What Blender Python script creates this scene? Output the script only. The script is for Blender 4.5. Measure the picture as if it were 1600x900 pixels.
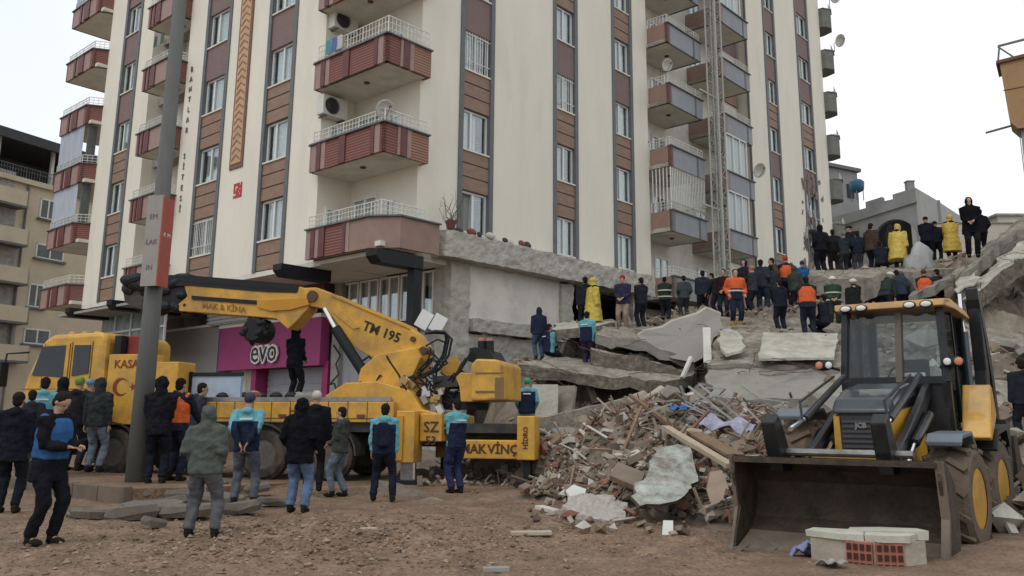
import bpy, math, random
from mathutils import Vector, Matrix, noise
random.seed(7)
for o in list(bpy.data.objects): bpy.data.objects.remove(o)
SC = bpy.context.scene
COL = SC.collection
# ------------------------------------------------ camera
FP, CX, CY, PT, RO, CAMH = 1349.4, 829.3, 383.5, .1985, .0048, 1.4
cam = bpy.data.objects.new('camera', bpy.data.cameras.new('camera')); COL.objects.link(cam)
_F = Vector((0, math.cos(PT), math.sin(PT))); _U = Vector((0, -math.sin(PT), math.cos(PT))); _R = Vector((1, 0, 0))
_r = _R*math.cos(RO)+_U*math.sin(RO); _u = -_R*math.sin(RO)+_U*math.cos(RO)
M4 = Matrix((( _r.x, _u.x, -_F.x, 0), (_r.y, _u.y, -_F.y, 0), (_r.z, _u.z, -_F.z, CAMH), (0, 0, 0, 1)))
cam.matrix_world = M4
cam.data.sensor_width = 36; cam.data.lens = 36*FP/1600
cam.data.shift_x = (800-CX)/1600; cam.data.shift_y = (CY-450)/1600
cam.data.clip_start = .1; cam.data.clip_end = 2000
SC.camera = cam
SC.render.resolution_x = 1024; SC.render.resolution_y = 576
# ------------------------------------------------ world and light (overcast)
w = bpy.data.worlds.new('World'); SC.world = w; w.use_nodes = True
nt = w.node_tree; nt.nodes.clear()
N = nt.nodes.new
out = N('ShaderNodeOutputWorld'); bg = N('ShaderNodeBackground'); sky = N('ShaderNodeTexSky')
sky.sky_type = 'NISHITA'; sky.sun_disc = False
sky.sun_elevation = math.radians(48); sky.sun_rotation = math.radians(215)
sky.air_density = 1.0; sky.dust_density = 4.0; sky.ozone_density = 1.0
tc = N('ShaderNodeTexCoord'); nz = N('ShaderNodeTexNoise'); nz.inputs['Scale'].default_value = 1.3; nz.inputs['Detail'].default_value = 5
rmp = N('ShaderNodeValToRGB'); rmp.color_ramp.elements[0].position = .3; rmp.color_ramp.elements[1].position = .7
rmp.color_ramp.elements[0].color = (8.3, 9.2, 10.1, 1); rmp.color_ramp.elements[1].color = (11.6, 11.8, 12.0, 1)
mx = N('ShaderNodeMix'); mx.data_type = 'RGBA'; mx.inputs[0].default_value = .93
nt.links.new(tc.outputs['Generated'], nz.inputs['Vector']); nt.links.new(nz.outputs['Fac'], rmp.inputs[0])
nt.links.new(sky.outputs[0], mx.inputs[6]); nt.links.new(rmp.outputs[0], mx.inputs[7])
nt.links.new(mx.outputs[2], bg.inputs[0]); bg.inputs[1].default_value = .1
nt.links.new(bg.outputs[0], out.inputs[0])
sl = bpy.data.lights.new('sun', 'SUN'); sl.energy = .8; sl.angle = math.radians(25); sl.color = (1, .97, .92)
so = bpy.data.objects.new('sun', sl); COL.objects.link(so)
so.rotation_euler = Vector((-.45, -.55, .85)).to_track_quat('Z', 'Y').to_euler()
SC.view_settings.view_transform = 'Standard'; SC.view_settings.look = 'None'
SC.view_settings.gamma = 1; SC.view_settings.exposure = 0; SC.view_settings.use_curve_mapping = False
SC.render.engine = 'CYCLES'
# ------------------------------------------------ pixel helpers (measuring aid: photo pixel -> point at a real distance)
def ray(u, v):
    p = (u-CX)/FP; q = (CY-v)/FP
    a = p*math.cos(RO)-q*math.sin(RO); b = p*math.sin(RO)+q*math.cos(RO)
    return Vector((a, math.cos(PT)-b*math.sin(PT), math.sin(PT)+b*math.cos(PT)))
def W(u, v, Y):
    d = ray(u, v); return Vector((0, 0, CAMH))+d*(Y/d.y)
def G(u, v, z=0.):
    d = ray(u, v); return Vector((0, 0, CAMH))+d*((z-CAMH)/d.z)
def onplane(u, v, Q, n):
    d = ray(u, v); o = Vector((0, 0, CAMH)); n = Vector(n)
    return o+d*((Vector(Q)-o).dot(n)/d.dot(n))
# ------------------------------------------------ object helpers
def tag(o, label=None, cat=None, group=None, kind=None):
    if label: o['label'] = label
    if cat: o['category'] = cat
    if group: o['group'] = group
    if kind: o['kind'] = kind
    return o
def empty(name, loc=(0, 0, 0), rz=0, label=None, cat=None, group=None):
    o = bpy.data.objects.new(name, None); COL.objects.link(o); o.location = loc; o.rotation_euler = (0, 0, rz)
    o.empty_display_size = .3
    return tag(o, label, cat, group)
def copy_tree(o, parent=None):
    c = o.copy(); COL.objects.link(c)
    if parent: c.parent = parent
    for ch in list(o.children): copy_tree(ch, c)
    return c
class MB:
    def __init__(s): s.v = []; s.f = []; s.m = []; s.T = None; s.merge = False
    def add(s, vs, fs, mi=0):
        b = len(s.v)
        if s.T is not None: vs = [s.T @ Vector(p) for p in vs]
        s.v += [tuple(p) for p in vs]; s.f += [tuple(b+i for i in f) for f in fs]; s.m += [mi]*len(fs)
        return s
    def box(s, x0, x1, y0, y1, z0, z1, mi=0):
        if x0 > x1: x0, x1 = x1, x0
        if y0 > y1: y0, y1 = y1, y0
        if z0 > z1: z0, z1 = z1, z0
        return s.add([(x0,y0,z0),(x1,y0,z0),(x1,y1,z0),(x0,y1,z0),(x0,y0,z1),(x1,y0,z1),(x1,y1,z1),(x0,y1,z1)],
            [(0,3,2,1),(4,5,6,7),(0,1,5,4),(1,2,6,5),(2,3,7,6),(3,0,4,7)], mi)
    def obox(s, c, size, M=None, mi=0):
        hx, hy, hz = size[0]/2, size[1]/2, size[2]/2; c = Vector(c)
        M = M if M is not None else Matrix.Identity(3)
        pts = [c+M@Vector((a*hx, b*hy, d*hz)) for d in (-1, 1) for a, b in ((-1,-1),(1,-1),(1,1),(-1,1))]
        return s.add(pts, [(0,3,2,1),(4,5,6,7),(0,1,5,4),(1,2,6,5),(2,3,7,6),(3,0,4,7)], mi)
    def gbox(s, x0, x1, y0, y1, z0, z1, c=.15, mi=0):
        """box with gridded faces (merged later) so that it can be roughened"""
        def face(o, a, b):
            na = max(1, int(a.length/c)); nb = max(1, int(b.length/c))
            vs = [o+a*(i/na)+b*(j/nb) for j in range(nb+1) for i in range(na+1)]
            s.add(vs, [(j*(na+1)+i, j*(na+1)+i+1, (j+1)*(na+1)+i+1, (j+1)*(na+1)+i) for j in range(nb) for i in range(na)], mi)
        X, Y, Z = Vector((x1-x0, 0, 0)), Vector((0, y1-y0, 0)), Vector((0, 0, z1-z0)); o = Vector((x0, y0, z0))
        for a, b, d in ((X, Y, Z), (X, Z, Y), (Y, Z, X)): face(o, a, b); face(o+d, a, b)
        s.merge = True; return s
    def bar(s, p0, p1, w, h=None, mi=0, up=(0, 0, 1)):
        p0 = Vector(p0); p1 = Vector(p1); d = (p1-p0); L = d.length; d.normalize(); h = h or w
        x = d.cross(Vector(up)); 
        if x.length < 1e-4: x = d.cross(Vector((1, 0, 0)))
        x.normalize(); z = x.cross(d)
        M = Matrix((x, d, z)).transposed()
        return s.obox((p0+p1)/2, (w, L, h), M, mi)
    def tube(s, pts, r, n=8, mi=0, ell=None):
        pts = [Vector(p) for p in pts]
        rs = list(r) if hasattr(r, '__len__') else [r]*len(pts)
        vs = []; fs = []; prev = None
        for i, p in enumerate(pts):
            d = (pts[min(i+1, len(pts)-1)]-pts[max(i-1, 0)])
            if d.length < 1e-6: d = Vector((0, 0, 1))
            d.normalize()
            if prev is None: a = d.orthogonal()
            else: a = prev-d*prev.dot(d)
            a.normalize(); prev = a; b = d.cross(a)
            for k in range(n):
                t = 2*math.pi*k/n; vs.append(p+a*(math.cos(t)*rs[i])+b*(math.sin(t)*rs[i]))
        for i in range(len(pts)-1):
            for k in range(n):
                k2 = (k+1) % n; fs.append((i*n+k, i*n+k2, (i+1)*n+k2, (i+1)*n+k))
        fs.append(tuple(reversed(range(n)))); fs.append(tuple(range((len(pts)-1)*n, len(pts)*n)))
        return s.add(vs, fs, mi)
    def ell(s, c, r, M=None, nu=12, nv=8, mi=0):
        c = Vector(c); r = r if hasattr(r, '__len__') else (r, r, r); vs = []; fs = []
        M = M if M is not None else Matrix.Identity(3)
        vs.append(c+M@Vector((0, 0, r[2])))
        for j in range(1, nv):
            a = math.pi*j/nv
            for i in range(nu):
                t = 2*math.pi*i/nu; vs.append(c+M@Vector((r[0]*math.sin(a)*math.cos(t), r[1]*math.sin(a)*math.sin(t), r[2]*math.cos(a))))
        vs.append(c+M@Vector((0, 0, -r[2]))); L = len(vs)-1
        for i in range(nu): fs.append((0, 1+i, 1+(i+1) % nu))
        for j in range(nv-2):
            for i in range(nu):
                a = 1+j*nu+i; b = 1+j*nu+(i+1) % nu; fs.append((a, a+nu, b+nu, b))
        for i in range(nu): fs.append((L, 1+(nv-2)*nu+(i+1) % nu, 1+(nv-2)*nu+i))
        return s.add(vs, fs, mi)
    def loft(s, rings, mi=0, cap=True):
        n = len(rings[0]); vs = [p for r in rings for p in r]; fs = []
        for i in range(len(rings)-1):
            for k in range(n):
                k2 = (k+1) % n; fs.append((i*n+k, i*n+k2, (i+1)*n+k2, (i+1)*n+k))
        if cap: fs.append(tuple(reversed(range(n)))); fs.append(tuple(range((len(rings)-1)*n, len(rings)*n)))
        return s.add(vs, fs, mi)
    def prism(s, poly, t, fn, mi=0):
        """poly: 2-D outline; fn(a, b, off) -> 3-D; extruded from off t[0] to t[1]"""
        n = len(poly); vs = [fn(a, b, t[0]) for a, b in poly]+[fn(a, b, t[1]) for a, b in poly]
        fs = [tuple(range(n)), tuple(reversed(range(n, 2*n)))]+[(i, n+i, n+(i+1) % n, (i+1) % n) for i in range(n)]
        return s.add(vs, fs, mi)
    def build(s, name, mats, parent=None, smooth=False, bevel=0):
        me = bpy.data.meshes.new(name); me.from_pydata(s.v, [], s.f)
        if not isinstance(mats, (list, tuple)): mats = [mats]
        for m in mats: me.materials.append(m)
        me.polygons.foreach_set('material_index', s.m)
        if smooth: me.polygons.foreach_set('use_smooth', [True]*len(s.f))
        import bmesh
        bm = bmesh.new(); bm.from_mesh(me)
        if s.merge: bmesh.ops.remove_doubles(bm, verts=bm.verts, dist=.002)
        bmesh.ops.recalc_face_normals(bm, faces=bm.faces); bm.to_mesh(me); bm.free()
        me.update()
        o = bpy.data.objects.new(name, me); COL.objects.link(o)
        if parent: o.parent = parent
        if bevel:
            b = o.modifiers.new('bevel', 'BEVEL'); b.width = bevel; b.segments = 2; b.limit_method = 'ANGLE'
        return o
def text_mesh(name, body, size, mat, M, parent=None, extrude=.004, bold=0.0, align='CENTER'):
    cu = bpy.data.curves.new(name, 'FONT'); cu.body = body; cu.size = size; cu.extrude = extrude; cu.offset = bold
    cu.align_x = align; cu.align_y = 'CENTER'; cu.resolution_u = 2
    t = bpy.data.objects.new('tmp', cu); COL.objects.link(t)
    dg = bpy.context.evaluated_depsgraph_get()
    me = bpy.data.meshes.new_from_object(t.evaluated_get(dg)); bpy.data.objects.remove(t)
    me.name = name; me.transform(M); me.materials.clear(); me.materials.append(mat)
    o = bpy.data.objects.new(name, me); COL.objects.link(o)
    if parent: o.parent = parent
    return o
def rot(x=0, y=0, z=0):
    from mathutils import Euler
    return Euler((math.radians(x), math.radians(y), math.radians(z))).to_matrix()
# ------------------------------------------------ materials
_mc = {}
def mat(name, col, rough=.75, metal=0., var=.12, scale=3., dirt=None, damt=.5, dscale=1.2, bump=.0, bscale=40., spec=.4, coat=0., stretch=None):
    if name in _mc: return _mc[name]
    m = bpy.data.materials.new(name); m.use_nodes = True; t = m.node_tree; L = t.links.new
    p = t.nodes['Principled BSDF']; p.inputs['Roughness'].default_value = rough; p.inputs['Metallic'].default_value = metal
    p.inputs['Specular IOR Level'].default_value = spec; p.inputs['Coat Weight'].default_value = coat
    tc = t.nodes.new('ShaderNodeTexCoord'); vec = tc.outputs['Object']
    if stretch:
        mp = t.nodes.new('ShaderNodeMapping'); mp.inputs['Scale'].default_value = stretch; L(vec, mp.inputs['Vector']); vec2 = mp.outputs[0]
    else: vec2 = vec
    n1 = t.nodes.new('ShaderNodeTexNoise'); n1.inputs['Scale'].default_value = scale; n1.inputs['Detail'].default_value = 6; n1.inputs['Roughness'].default_value = .65
    L(vec2, n1.inputs['Vector'])
    r = t.nodes.new('ShaderNodeValToRGB'); r.color_ramp.elements[0].position = .3; r.color_ramp.elements[1].position = .7
    r.color_ramp.elements[0].color = tuple(c*(1-var) for c in col)+(1,); r.color_ramp.elements[1].color = tuple(min(1, c*(1+var)) for c in col)+(1,)
    L(n1.outputs['Fac'], r.inputs[0]); c = r.outputs[0]
    if dirt:
        n2 = t.nodes.new('ShaderNodeTexNoise'); n2.inputs['Scale'].default_value = dscale; n2.inputs['Detail'].default_value = 8; n2.inputs['Roughness'].default_value = .7
        L(vec2, n2.inputs['Vector'])
        r2 = t.nodes.new('ShaderNodeValToRGB'); r2.color_ramp.elements[0].position = .62-damt*.3; r2.color_ramp.elements[1].position = .72-damt*.1
        r2.color_ramp.elements[0].color = (0, 0, 0, 1); r2.color_ramp.elements[1].color = (damt, damt, damt, 1)
        L(n2.outputs['Fac'], r2.inputs[0])
        x = t.nodes.new('ShaderNodeMix'); x.data_type = 'RGBA'; L(r2.outputs[0], x.inputs[0]); L(c, x.inputs[6]); x.inputs[7].default_value = tuple(dirt)+(1,)
        c = x.outputs[2]
    L(c, p.inputs['Base Color'])
    if bump:
        n3 = t.nodes.new('ShaderNodeTexNoise'); n3.inputs['Scale'].default_value = bscale; n3.inputs['Detail'].default_value = 5
        L(vec, n3.inputs['Vector']); b = t.nodes.new('ShaderNodeBump'); b.inputs['Strength'].default_value = bump; b.inputs['Distance'].default_value = .02
        L(n3.outputs['Fac'], b.inputs['Height']); L(b.outputs[0], p.inputs['Normal'])
    _mc[name] = m; return m
def glassmat(name, tint=(.75, .85, .85), refl=.12, rough=.03, k=.6):
    if name in _mc: return _mc[name]
    m = bpy.data.materials.new(name); m.use_nodes = True; t = m.node_tree; t.nodes.clear(); L = t.links.new
    o = t.nodes.new('ShaderNodeOutputMaterial'); tr = t.nodes.new('ShaderNodeBsdfTransparent'); tr.inputs[0].default_value = tuple(tint)+(1,)
    g = t.nodes.new('ShaderNodeBsdfGlossy'); g.inputs['Roughness'].default_value = rough; g.inputs[0].default_value = (.9, .9, .9, 1)
    f = t.nodes.new('ShaderNodeLayerWeight'); f.inputs[0].default_value = .35
    mm = t.nodes.new('ShaderNodeMath'); mm.operation = 'MULTIPLY_ADD'; mm.inputs[1].default_value = k; mm.inputs[2].default_value = refl
    L(f.outputs['Fresnel'], mm.inputs[0]); x = t.nodes.new('ShaderNodeMixShader'); L(mm.outputs[0], x.inputs[0]); L(tr.outputs[0], x.inputs[1]); L(g.outputs[0], x.inputs[2]); L(x.outputs[0], o.inputs[0])
    _mc[name] = m; return m
def stripes(name, c1, c2, scale=8., axis=2, rough=.8, width=.5, var=.1, bump=.5, vstretch=1):
    """ridged cladding: fine bands along an object axis"""
    if name in _mc: return _mc[name]
    m = mat(name, c1, rough, var=var, scale=2.5); t = m.node_tree; L = t.links.new; p = t.nodes['Principled BSDF']
    tc = t.nodes.new('ShaderNodeTexCoord'); wv = t.nodes.new('ShaderNodeTexWave'); wv.wave_type = 'BANDS'; wv.bands_direction = 'XYZ'[axis]
    wv.inputs['Scale'].default_value = scale; wv.inputs['Distortion'].default_value = 0; L(tc.outputs['Object'], wv.inputs['Vector'])
    r = t.nodes.new('ShaderNodeValToRGB'); r.color_ramp.elements[0].position = width-.1; r.color_ramp.elements[1].position = width+.1
    L(wv.outputs['Fac'], r.inputs[0])
    src = p.inputs['Base Color'].links[0].from_socket
    x = t.nodes.new('ShaderNodeMix'); x.data_type = 'RGBA'; L(r.outputs[0], x.inputs[0]); x.inputs[6].default_value = tuple(c2)+(1,); L(src, x.inputs[7])
    L(x.outputs[2], p.inputs['Base Color'])
    if bump:
        b = t.nodes.new('ShaderNodeBump'); b.inputs['Strength'].default_value = bump; b.inputs['Distance'].default_value = .02
        L(wv.outputs['Fac'], b.inputs['Height']); L(b.outputs[0], p.inputs['Normal'])
    return m
MT = dict(
 plaster=mat('plaster', (.76, .715, .61), .9, var=.05, scale=.8, dirt=(.60, .57, .49), damt=.38, dscale=1.0, stretch=(1, 1, .25), bump=.15, bscale=25),
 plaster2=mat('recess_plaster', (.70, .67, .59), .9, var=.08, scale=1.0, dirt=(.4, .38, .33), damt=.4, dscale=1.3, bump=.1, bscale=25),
 soffit=mat('soffit_paint', (.68, .655, .58), .9, var=.06, scale=1.5, dirt=(.4, .37, .3), damt=.5, dscale=.9),
 trim=mat('dark_trim', (.13, .135, .14), .6, var=.15, scale=3),
 siding=stripes('mauve_siding', (.28, .195, .175), (.12, .085, .085), scale=5.0, rough=.75, width=.35),
 wood=mat('wood_panel', (.27, .175, .125), .7, var=.18, scale=2.2, dirt=(.2, .12, .09), damt=.4, dscale=2, stretch=(1, 1, 3)),
 brick=stripes('brick_cladding', (.245, .095, .075), (.11, .05, .045), scale=3.3, rough=.7, width=.25),
 rib=mat('rib_red', (.13, .042, .042), .55, var=.2, scale=4),
 pink=mat('rib_pink', (.33, .225, .20), .7, var=.1, scale=4),
 orange_sl=stripes('orange_slats', (.33, .18, .125), (.15, .07, .05), scale=3.3, rough=.7, width=.25),
 greyp=mat('grey_panel', (.27, .28, .30), .7, var=.1, scale=2),
 brownp=mat('brown_panel', (.29, .19, .155), .8, var=.12, scale=2),
 pvc=mat('window_pvc', (.72, .72, .70), .4, var=.04, scale=4),
 white=mat('white_metal', (.70, .70, .66), .45, var=.08, scale=6, dirt=(.3, .22, .15), damt=.4, dscale=7),
 dark=mat('dark_interior', (.035, .035, .04), .9, var=.2),
 black=mat('black_paint', (.012, .013, .015), .6, var=.2, scale=5, spec=.3),
 curtain=stripes('curtain_cloth', (.84, .84, .82), (.60, .62, .62), scale=2.4, axis=0, rough=.95, width=.42, bump=.6),  # grey bands paint the shade of the vertical folds
 conc=mat('concrete', (.33, .315, .28), .92, var=.18, scale=2.0, dirt=(.2, .18, .15), damt=.7, dscale=1.6, bump=.6, bscale=14),
 conc2=mat('pale_concrete', (.46, .44, .385), .92, var=.14, scale=1.8, dirt=(.28, .25, .2), damt=.7, dscale=1.8, bump=.5, bscale=12),
 yellow=mat('crane_yellow', (.62, .335, .045), .48, var=.13, scale=3, dirt=(.23, .14, .06), damt=.62, dscale=1.7, coat=.08),
 rubber=mat('tyre_rubber', (.025, .024, .023), .85, var=.2, dirt=(.17, .12, .085), damt=.7, dscale=2.5),
 steel=mat('bare_steel', (.30, .29, .28), .4, .8, var=.2, scale=5, dirt=(.12, .08, .05), damt=.5, dscale=4),
 chrome=mat('chrome_rod', (.75, .75, .76), .15, 1., var=.05),
 glass=glassmat('window_glass', (.88, .92, .92), .05, k=.4),
)
# ================================================ apartment building
BC = Vector((-4.676, 26.4825, 0)); BYAW = math.pi/2-.7132   # local x = right facade, local y = left facade
apt = empty('apartment_building', BC, BYAW, 'cream apartment block with brown cladding strips and red brick balconies, its right side half fallen', 'apartment building')
def place_facade(mb, side):
    """facade coords: s along, n outward, z. side R: local (s,-n,z); side L: local (-n,s,z)"""
    if side == 'R': mb.T = Matrix(((1,0,0,0),(0,-1,0,0),(0,0,1,0),(0,0,0,1)))
    else: mb.T = Matrix(((0,-1,0,0),(1,0,0,0),(0,0,1,0),(0,0,0,1)))
    return mb
TOPZ = 33.0; BOT = 6.6
piersR = [(1.41, 3.24), (5.0, 8.47), (10.07, 12.57), (14.16, 15.4), (25.8, 28.1), (29.7, 32.8), (34.85, 36.9)]
piersL = [(3.55, 5.35), (7.3, 10.15), (12.2, 13.7), (17.2, 18.6), (20.4, 22.1)]
colsR = [(3.24, 5.0), (8.47, 10.07), (12.57, 14.16), (28.1, 29.7), (32.8, 34.85)]
colsL = [(5.35, 7.3), (10.15, 12.2), (18.6, 20.4)]
wall = MB()
for side, piers in (('R', piersR), ('L', piersL)):
    place_facade(wall, side)
    for i, (a, b) in enumerate(piers):
        if side == 'R' and i == 0: wall.box(a, b, -3.55, 0, BOT, TOPZ)
        elif side == 'L' and i == 0: wall.box(a, b, -1.41, 0, BOT, TOPZ)
        else:
            zb = BOT+.55 if side == 'R' and a > 9 else BOT
            if side == 'R' and a > 20: zb = 3.
            wall.box(a, b, -.45, 0, zb, TOPZ)
wall.T = None
# recess back walls, end walls, added light-blocking block, roof
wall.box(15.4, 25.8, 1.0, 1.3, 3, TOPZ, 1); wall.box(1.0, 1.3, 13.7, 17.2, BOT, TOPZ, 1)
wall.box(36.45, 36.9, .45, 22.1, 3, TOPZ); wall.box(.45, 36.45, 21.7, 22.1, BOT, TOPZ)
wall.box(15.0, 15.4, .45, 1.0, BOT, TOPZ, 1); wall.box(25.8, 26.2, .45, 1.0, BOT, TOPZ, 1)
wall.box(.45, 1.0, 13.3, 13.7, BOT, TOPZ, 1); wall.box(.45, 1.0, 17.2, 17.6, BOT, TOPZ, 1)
wall.build('wall', [MT['plaster'], MT['plaster2']], apt)
core = MB(); core.box(1.9, 36.2, 4.2, 21.4, 7.0, TOPZ-.2); core.box(5.5, 36.2, 1.6, 4.2, 7.0, TOPZ-.2)  # solid near-black block added behind the windows to stop light
core.build('interior', MT['dark'], apt)
rf = MB(); rf.box(-.4, 37.3, -.4, 22.5, TOPZ, TOPZ+.35); rf.build('roof', MT['conc'], apt)
fl = MB()
for j in range(9):
    z = 6.6+3*j
    fl.box(.5, 36.4, 3.9, 21.6, z, z+.3); fl.box(4.8, 15, .5, 3.9, z, z+.3); fl.box(26.2, 36.4, .5, 3.9, z, z+.3); fl.box(.5, 15, 3.6, 3.9, z, z+.3)
fl.build('floor_slab', MT['conc'], apt)
# --- cladding strips with windows
random.seed(3)
def cladding(side, a, b):
    mb = place_facade(MB(), side)
    mb.box(a, a+.2, -.3, .05, BOT, TOPZ, 0); mb.box(b-.2, b, -.3, .05, BOT, TOPZ, 0)
    for k in range(-1, 9):
        z0 = 9.25+3*k; z1 = z0+1.5
        if k == -1: z0 = 6.62
        kk = k  # spandrel above window k
        mauve = (kk >= 2) if side == 'L' else (kk == 2 or kk >= 4)
        if mauve: mb.box(a+.2, b-.2, -.2, -.02, z0, min(z1, TOPZ), 1)
        else:
            hgt = min(z1, TOPZ)-z0; n = 3 if hgt > 1.2 else 2
            for i in range(n): mb.box(a+.2, b-.2, -.2, -.01, z0+hgt*i/n+.025, z0+hgt*(i+1)/n-.025, 2)
            mb.box(a+.2, b-.2, -.2, -.05, z0, z0+hgt, 0)
        mb.box(a+.2, b-.2, -.25, .04, z1-.06, z1, 3)
    mb.build('cladding_strip', [MT['trim'], MT['siding'], MT['wood'], MT['plaster2']], apt)
win_cache = {}
def window(side, s0, s1, z0, z1, n=-.18, sashes=2, bars=False, mullion=.5, parent=None, name='window'):
    """frame mesh (origin at its own lower left) with pane and curtain children"""
    wd, hg = round(s1-s0, 2), round(z1-z0, 2); key = (wd, hg, sashes, bars, mullion, random.randrange(4))
    if key not in win_cache:
        f = MB(); t = .07
        f.box(0, wd, -.04, .04, 0, t); f.box(0, wd, -.04, .04, hg-t, hg); f.box(0, t, -.04, .04, t, hg-t); f.box(wd-t, wd, -.04, .04, t, hg-t)
        xs = [wd*mullion] if sashes == 2 else ([wd/3, 2*wd/3] if sashes == 3 else [])
        for x in xs: f.box(x-.045, x+.045, -.045, .045, t, hg-t)
        if bars:
            k = int(wd/.13)
            for i in range(1, k): f.box(wd*i/k-.009, wd*i/k+.009, -.16, -.14, .02, hg*.97)
            f.box(0, wd, -.165, -.135, .35, .37); f.box(0, wd, -.165, -.135, hg*.9, hg*.9+.02)
        fo = f.build(name, MT['pvc'])
        p = MB(); p.box(t, wd-t, -.006, .006, t, hg-t); po = p.build('pane', MT['glass'], fo)
        c = MB(); nseg = int(wd/.05); vs = []; fs = []
        lo = wd*random.choice((.05, .05, .1, .34)); hi = wd-wd*random.choice((.05, .05, .12, .3))
        for i in range(nseg+1):
            x = lo+(hi-lo)*i/nseg; y = .14+.028*math.sin(i*1.9)+.012*math.sin(i*.7+1); vs += [(x, y, .04), (x, y, hg-.04)]
        for i in range(nseg): fs.append((2*i, 2*i+2, 2*i+3, 2*i+1))
        c.add(vs, fs); co = c.build('curtain', MT['curtain'], fo); so = co.modifiers.new('s', 'SOLIDIFY'); so.thickness = .004
        win_cache[key] = fo; o = fo
    else: o = copy_tree(win_cache[key])
    o.parent = parent or apt
    if side == 'R': o.location = (s0, -n, z0); o.rotation_euler = (0, 0, 0)
    elif side == 'L': o.location = (-n, s1, z0); o.rotation_euler = (0, 0, -math.pi/2)
    return o
for side, cols in (('R', colsR), ('L', colsL)):
    for ci, (a, b) in enumerate(cols):
        cladding(side, a, b)
        for k in range(0, 8):
            if side == 'R' and ci == 4 and k in (0, 1): continue
            bars = (side == 'R' and ci == 0 and k in (2,)) or (side == 'R' and ci == 1 and k == 2) or (side == 'L' and ci == 1 and k == 0)
            window(side, a+.2, b-.2, 7.75+3*k, 9.25+3*k, -.16, 2, bars, random.choice((.5, .5, .38)))
# --- parapets
def parapet(mb, p0, p1, z0, z1, segs, th=.12):
    """segs: (fraction, material, proud); outward is to the right of p0->p1"""
    p0 = Vector((*p0, 0)); p1 = Vector((*p1, 0)); d = p1-p0; L = d.length; d.normalize(); n = Vector((d.y, -d.x, 0)); tot = sum(q[0] for q in segs); a = 0
    M = Matrix((d, n, Vector((0, 0, 1)))).transposed()
    for fr, mi, pr in segs:
        b = a+fr/tot*L
        mb.obox(p0+d*(a+b)/2+n*((pr-th)/2)+Vector((0, 0, (z0+z1)/2)), (b-a, th+pr, z1-z0), M, mi); a = b
    mb.obox(p0+d*L/2-n*(th/2-.02)+Vector((0, 0, z1+.02)), (L+.06, th+.12, .05), M, 5)
def railing(mb, p0, p1, z0, hgt, nb=None, rails=3, r=.014, curly=True):
    p0 = Vector((*p0, z0)); p1 = Vector((*p1, z0)); L = (p1-p0).length; nb = nb or max(2, int(L/.16)); up = Vector((0, 0, 1))
    for i in range(rails): mb.tube([p0+up*hgt*(1-i*.34), p1+up*hgt*(1-i*.34)], r*(1.5 if i == 0 else 1), 5)
    for i in range(nb+1):
        q = p0.lerp(p1, i/nb); mb.tube([q, q+up*hgt], r*(1.4 if i % 5 == 0 else .8), 5)
BM = [MT['brick'], MT['rib'], MT['pink'], MT['soffit'], MT['orange_sl'], MT['trim'], MT['brownp'], MT['greyp']]
cornerL = [(.35, 2, 0), (.22, 1, .05), (.22, 2, .02), (.75, 0, 0), (.3, 1, .05), (1.25, 0, 0), (.16, 1, .05), (.25, 2, .02), (.18, 0, 0)]
cornerR = [(.6, 0, 0), (.12, 2, .03), (.3, 1, .05), (.2, 2, .02), (.85, 4, 0)]
for j in range(-1, 7):
    zt = 10.6+3*j; zb = zt-.95
    b = MB(); o = .35
    b.box(-o+.12, 1.41, -o+.12, 3.55, zb, zb+.16, 3)
    if j == -1:
        parapet(b, (-o, 3.55), (-o, .2), zb-.05, zt, [(.35, 2, 0), (.25, 1, .05), (.25, 2, .02), (.35, 1, .05), (1.1, 0, 0), (.15, 1, .05), (.2, 2, .02), (1.1, 6, 0)])
        parapet(b, (-o, .2), (.25, -o-.25), zb-.05, zt, [(1, 6, 0)]); parapet(b, (.25, -o-.25), (1.9, -o-.25), zb-.05, zt, [(1, 6, 0)])
    else:
        parapet(b, (-o, 3.55), (-o, -o), zb, zt, cornerL); parapet(b, (-o, -o), (1.55, -o), zb, zt, cornerR)
        parapet(b, (-o+.12, 3.6), (-o, 3.6), zb, zt, [(1, 2, 0)]) ; b.box(1.41, 1.55, -o+.12, -.01, zb, zt, 4); b.box(-o+.12, -.01, 3.5, 3.62, zb, zt, 2)
    bo = b.build('balcony', BM, apt)
    r = MB(); h = .62 if j == 1 else .45
    railing(r, (-o+.06, 3.5), (-o+.06, -o+.06), zt+.03, h, rails=4 if j == 1 else 3); railing(r, (-o+.06, -o+.06), (1.5, -o+.06), zt+.03, h, rails=4 if j == 1 else 3)
    r.build('railing', MT['white'], bo)
    lm = MB(); lm.ell((.4, 1.6, zb-.02), (.11, .11, .05)); lm.build('ceiling_lamp', MT['rib'], bo)
    # door and window on the inner wall (x = 1.41)
    window('L', .9, 1.5, zb+1.35, zb+2.0, -1.41+.03, 2)
    window('L', 2.0, 3.3, zb+.2, zb+2.3, -1.41+.03, 2, name='balcony_door')
    window('R', .35, 1.05, zb+1.2, zb+1.9, -3.55+.03, 2)
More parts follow.
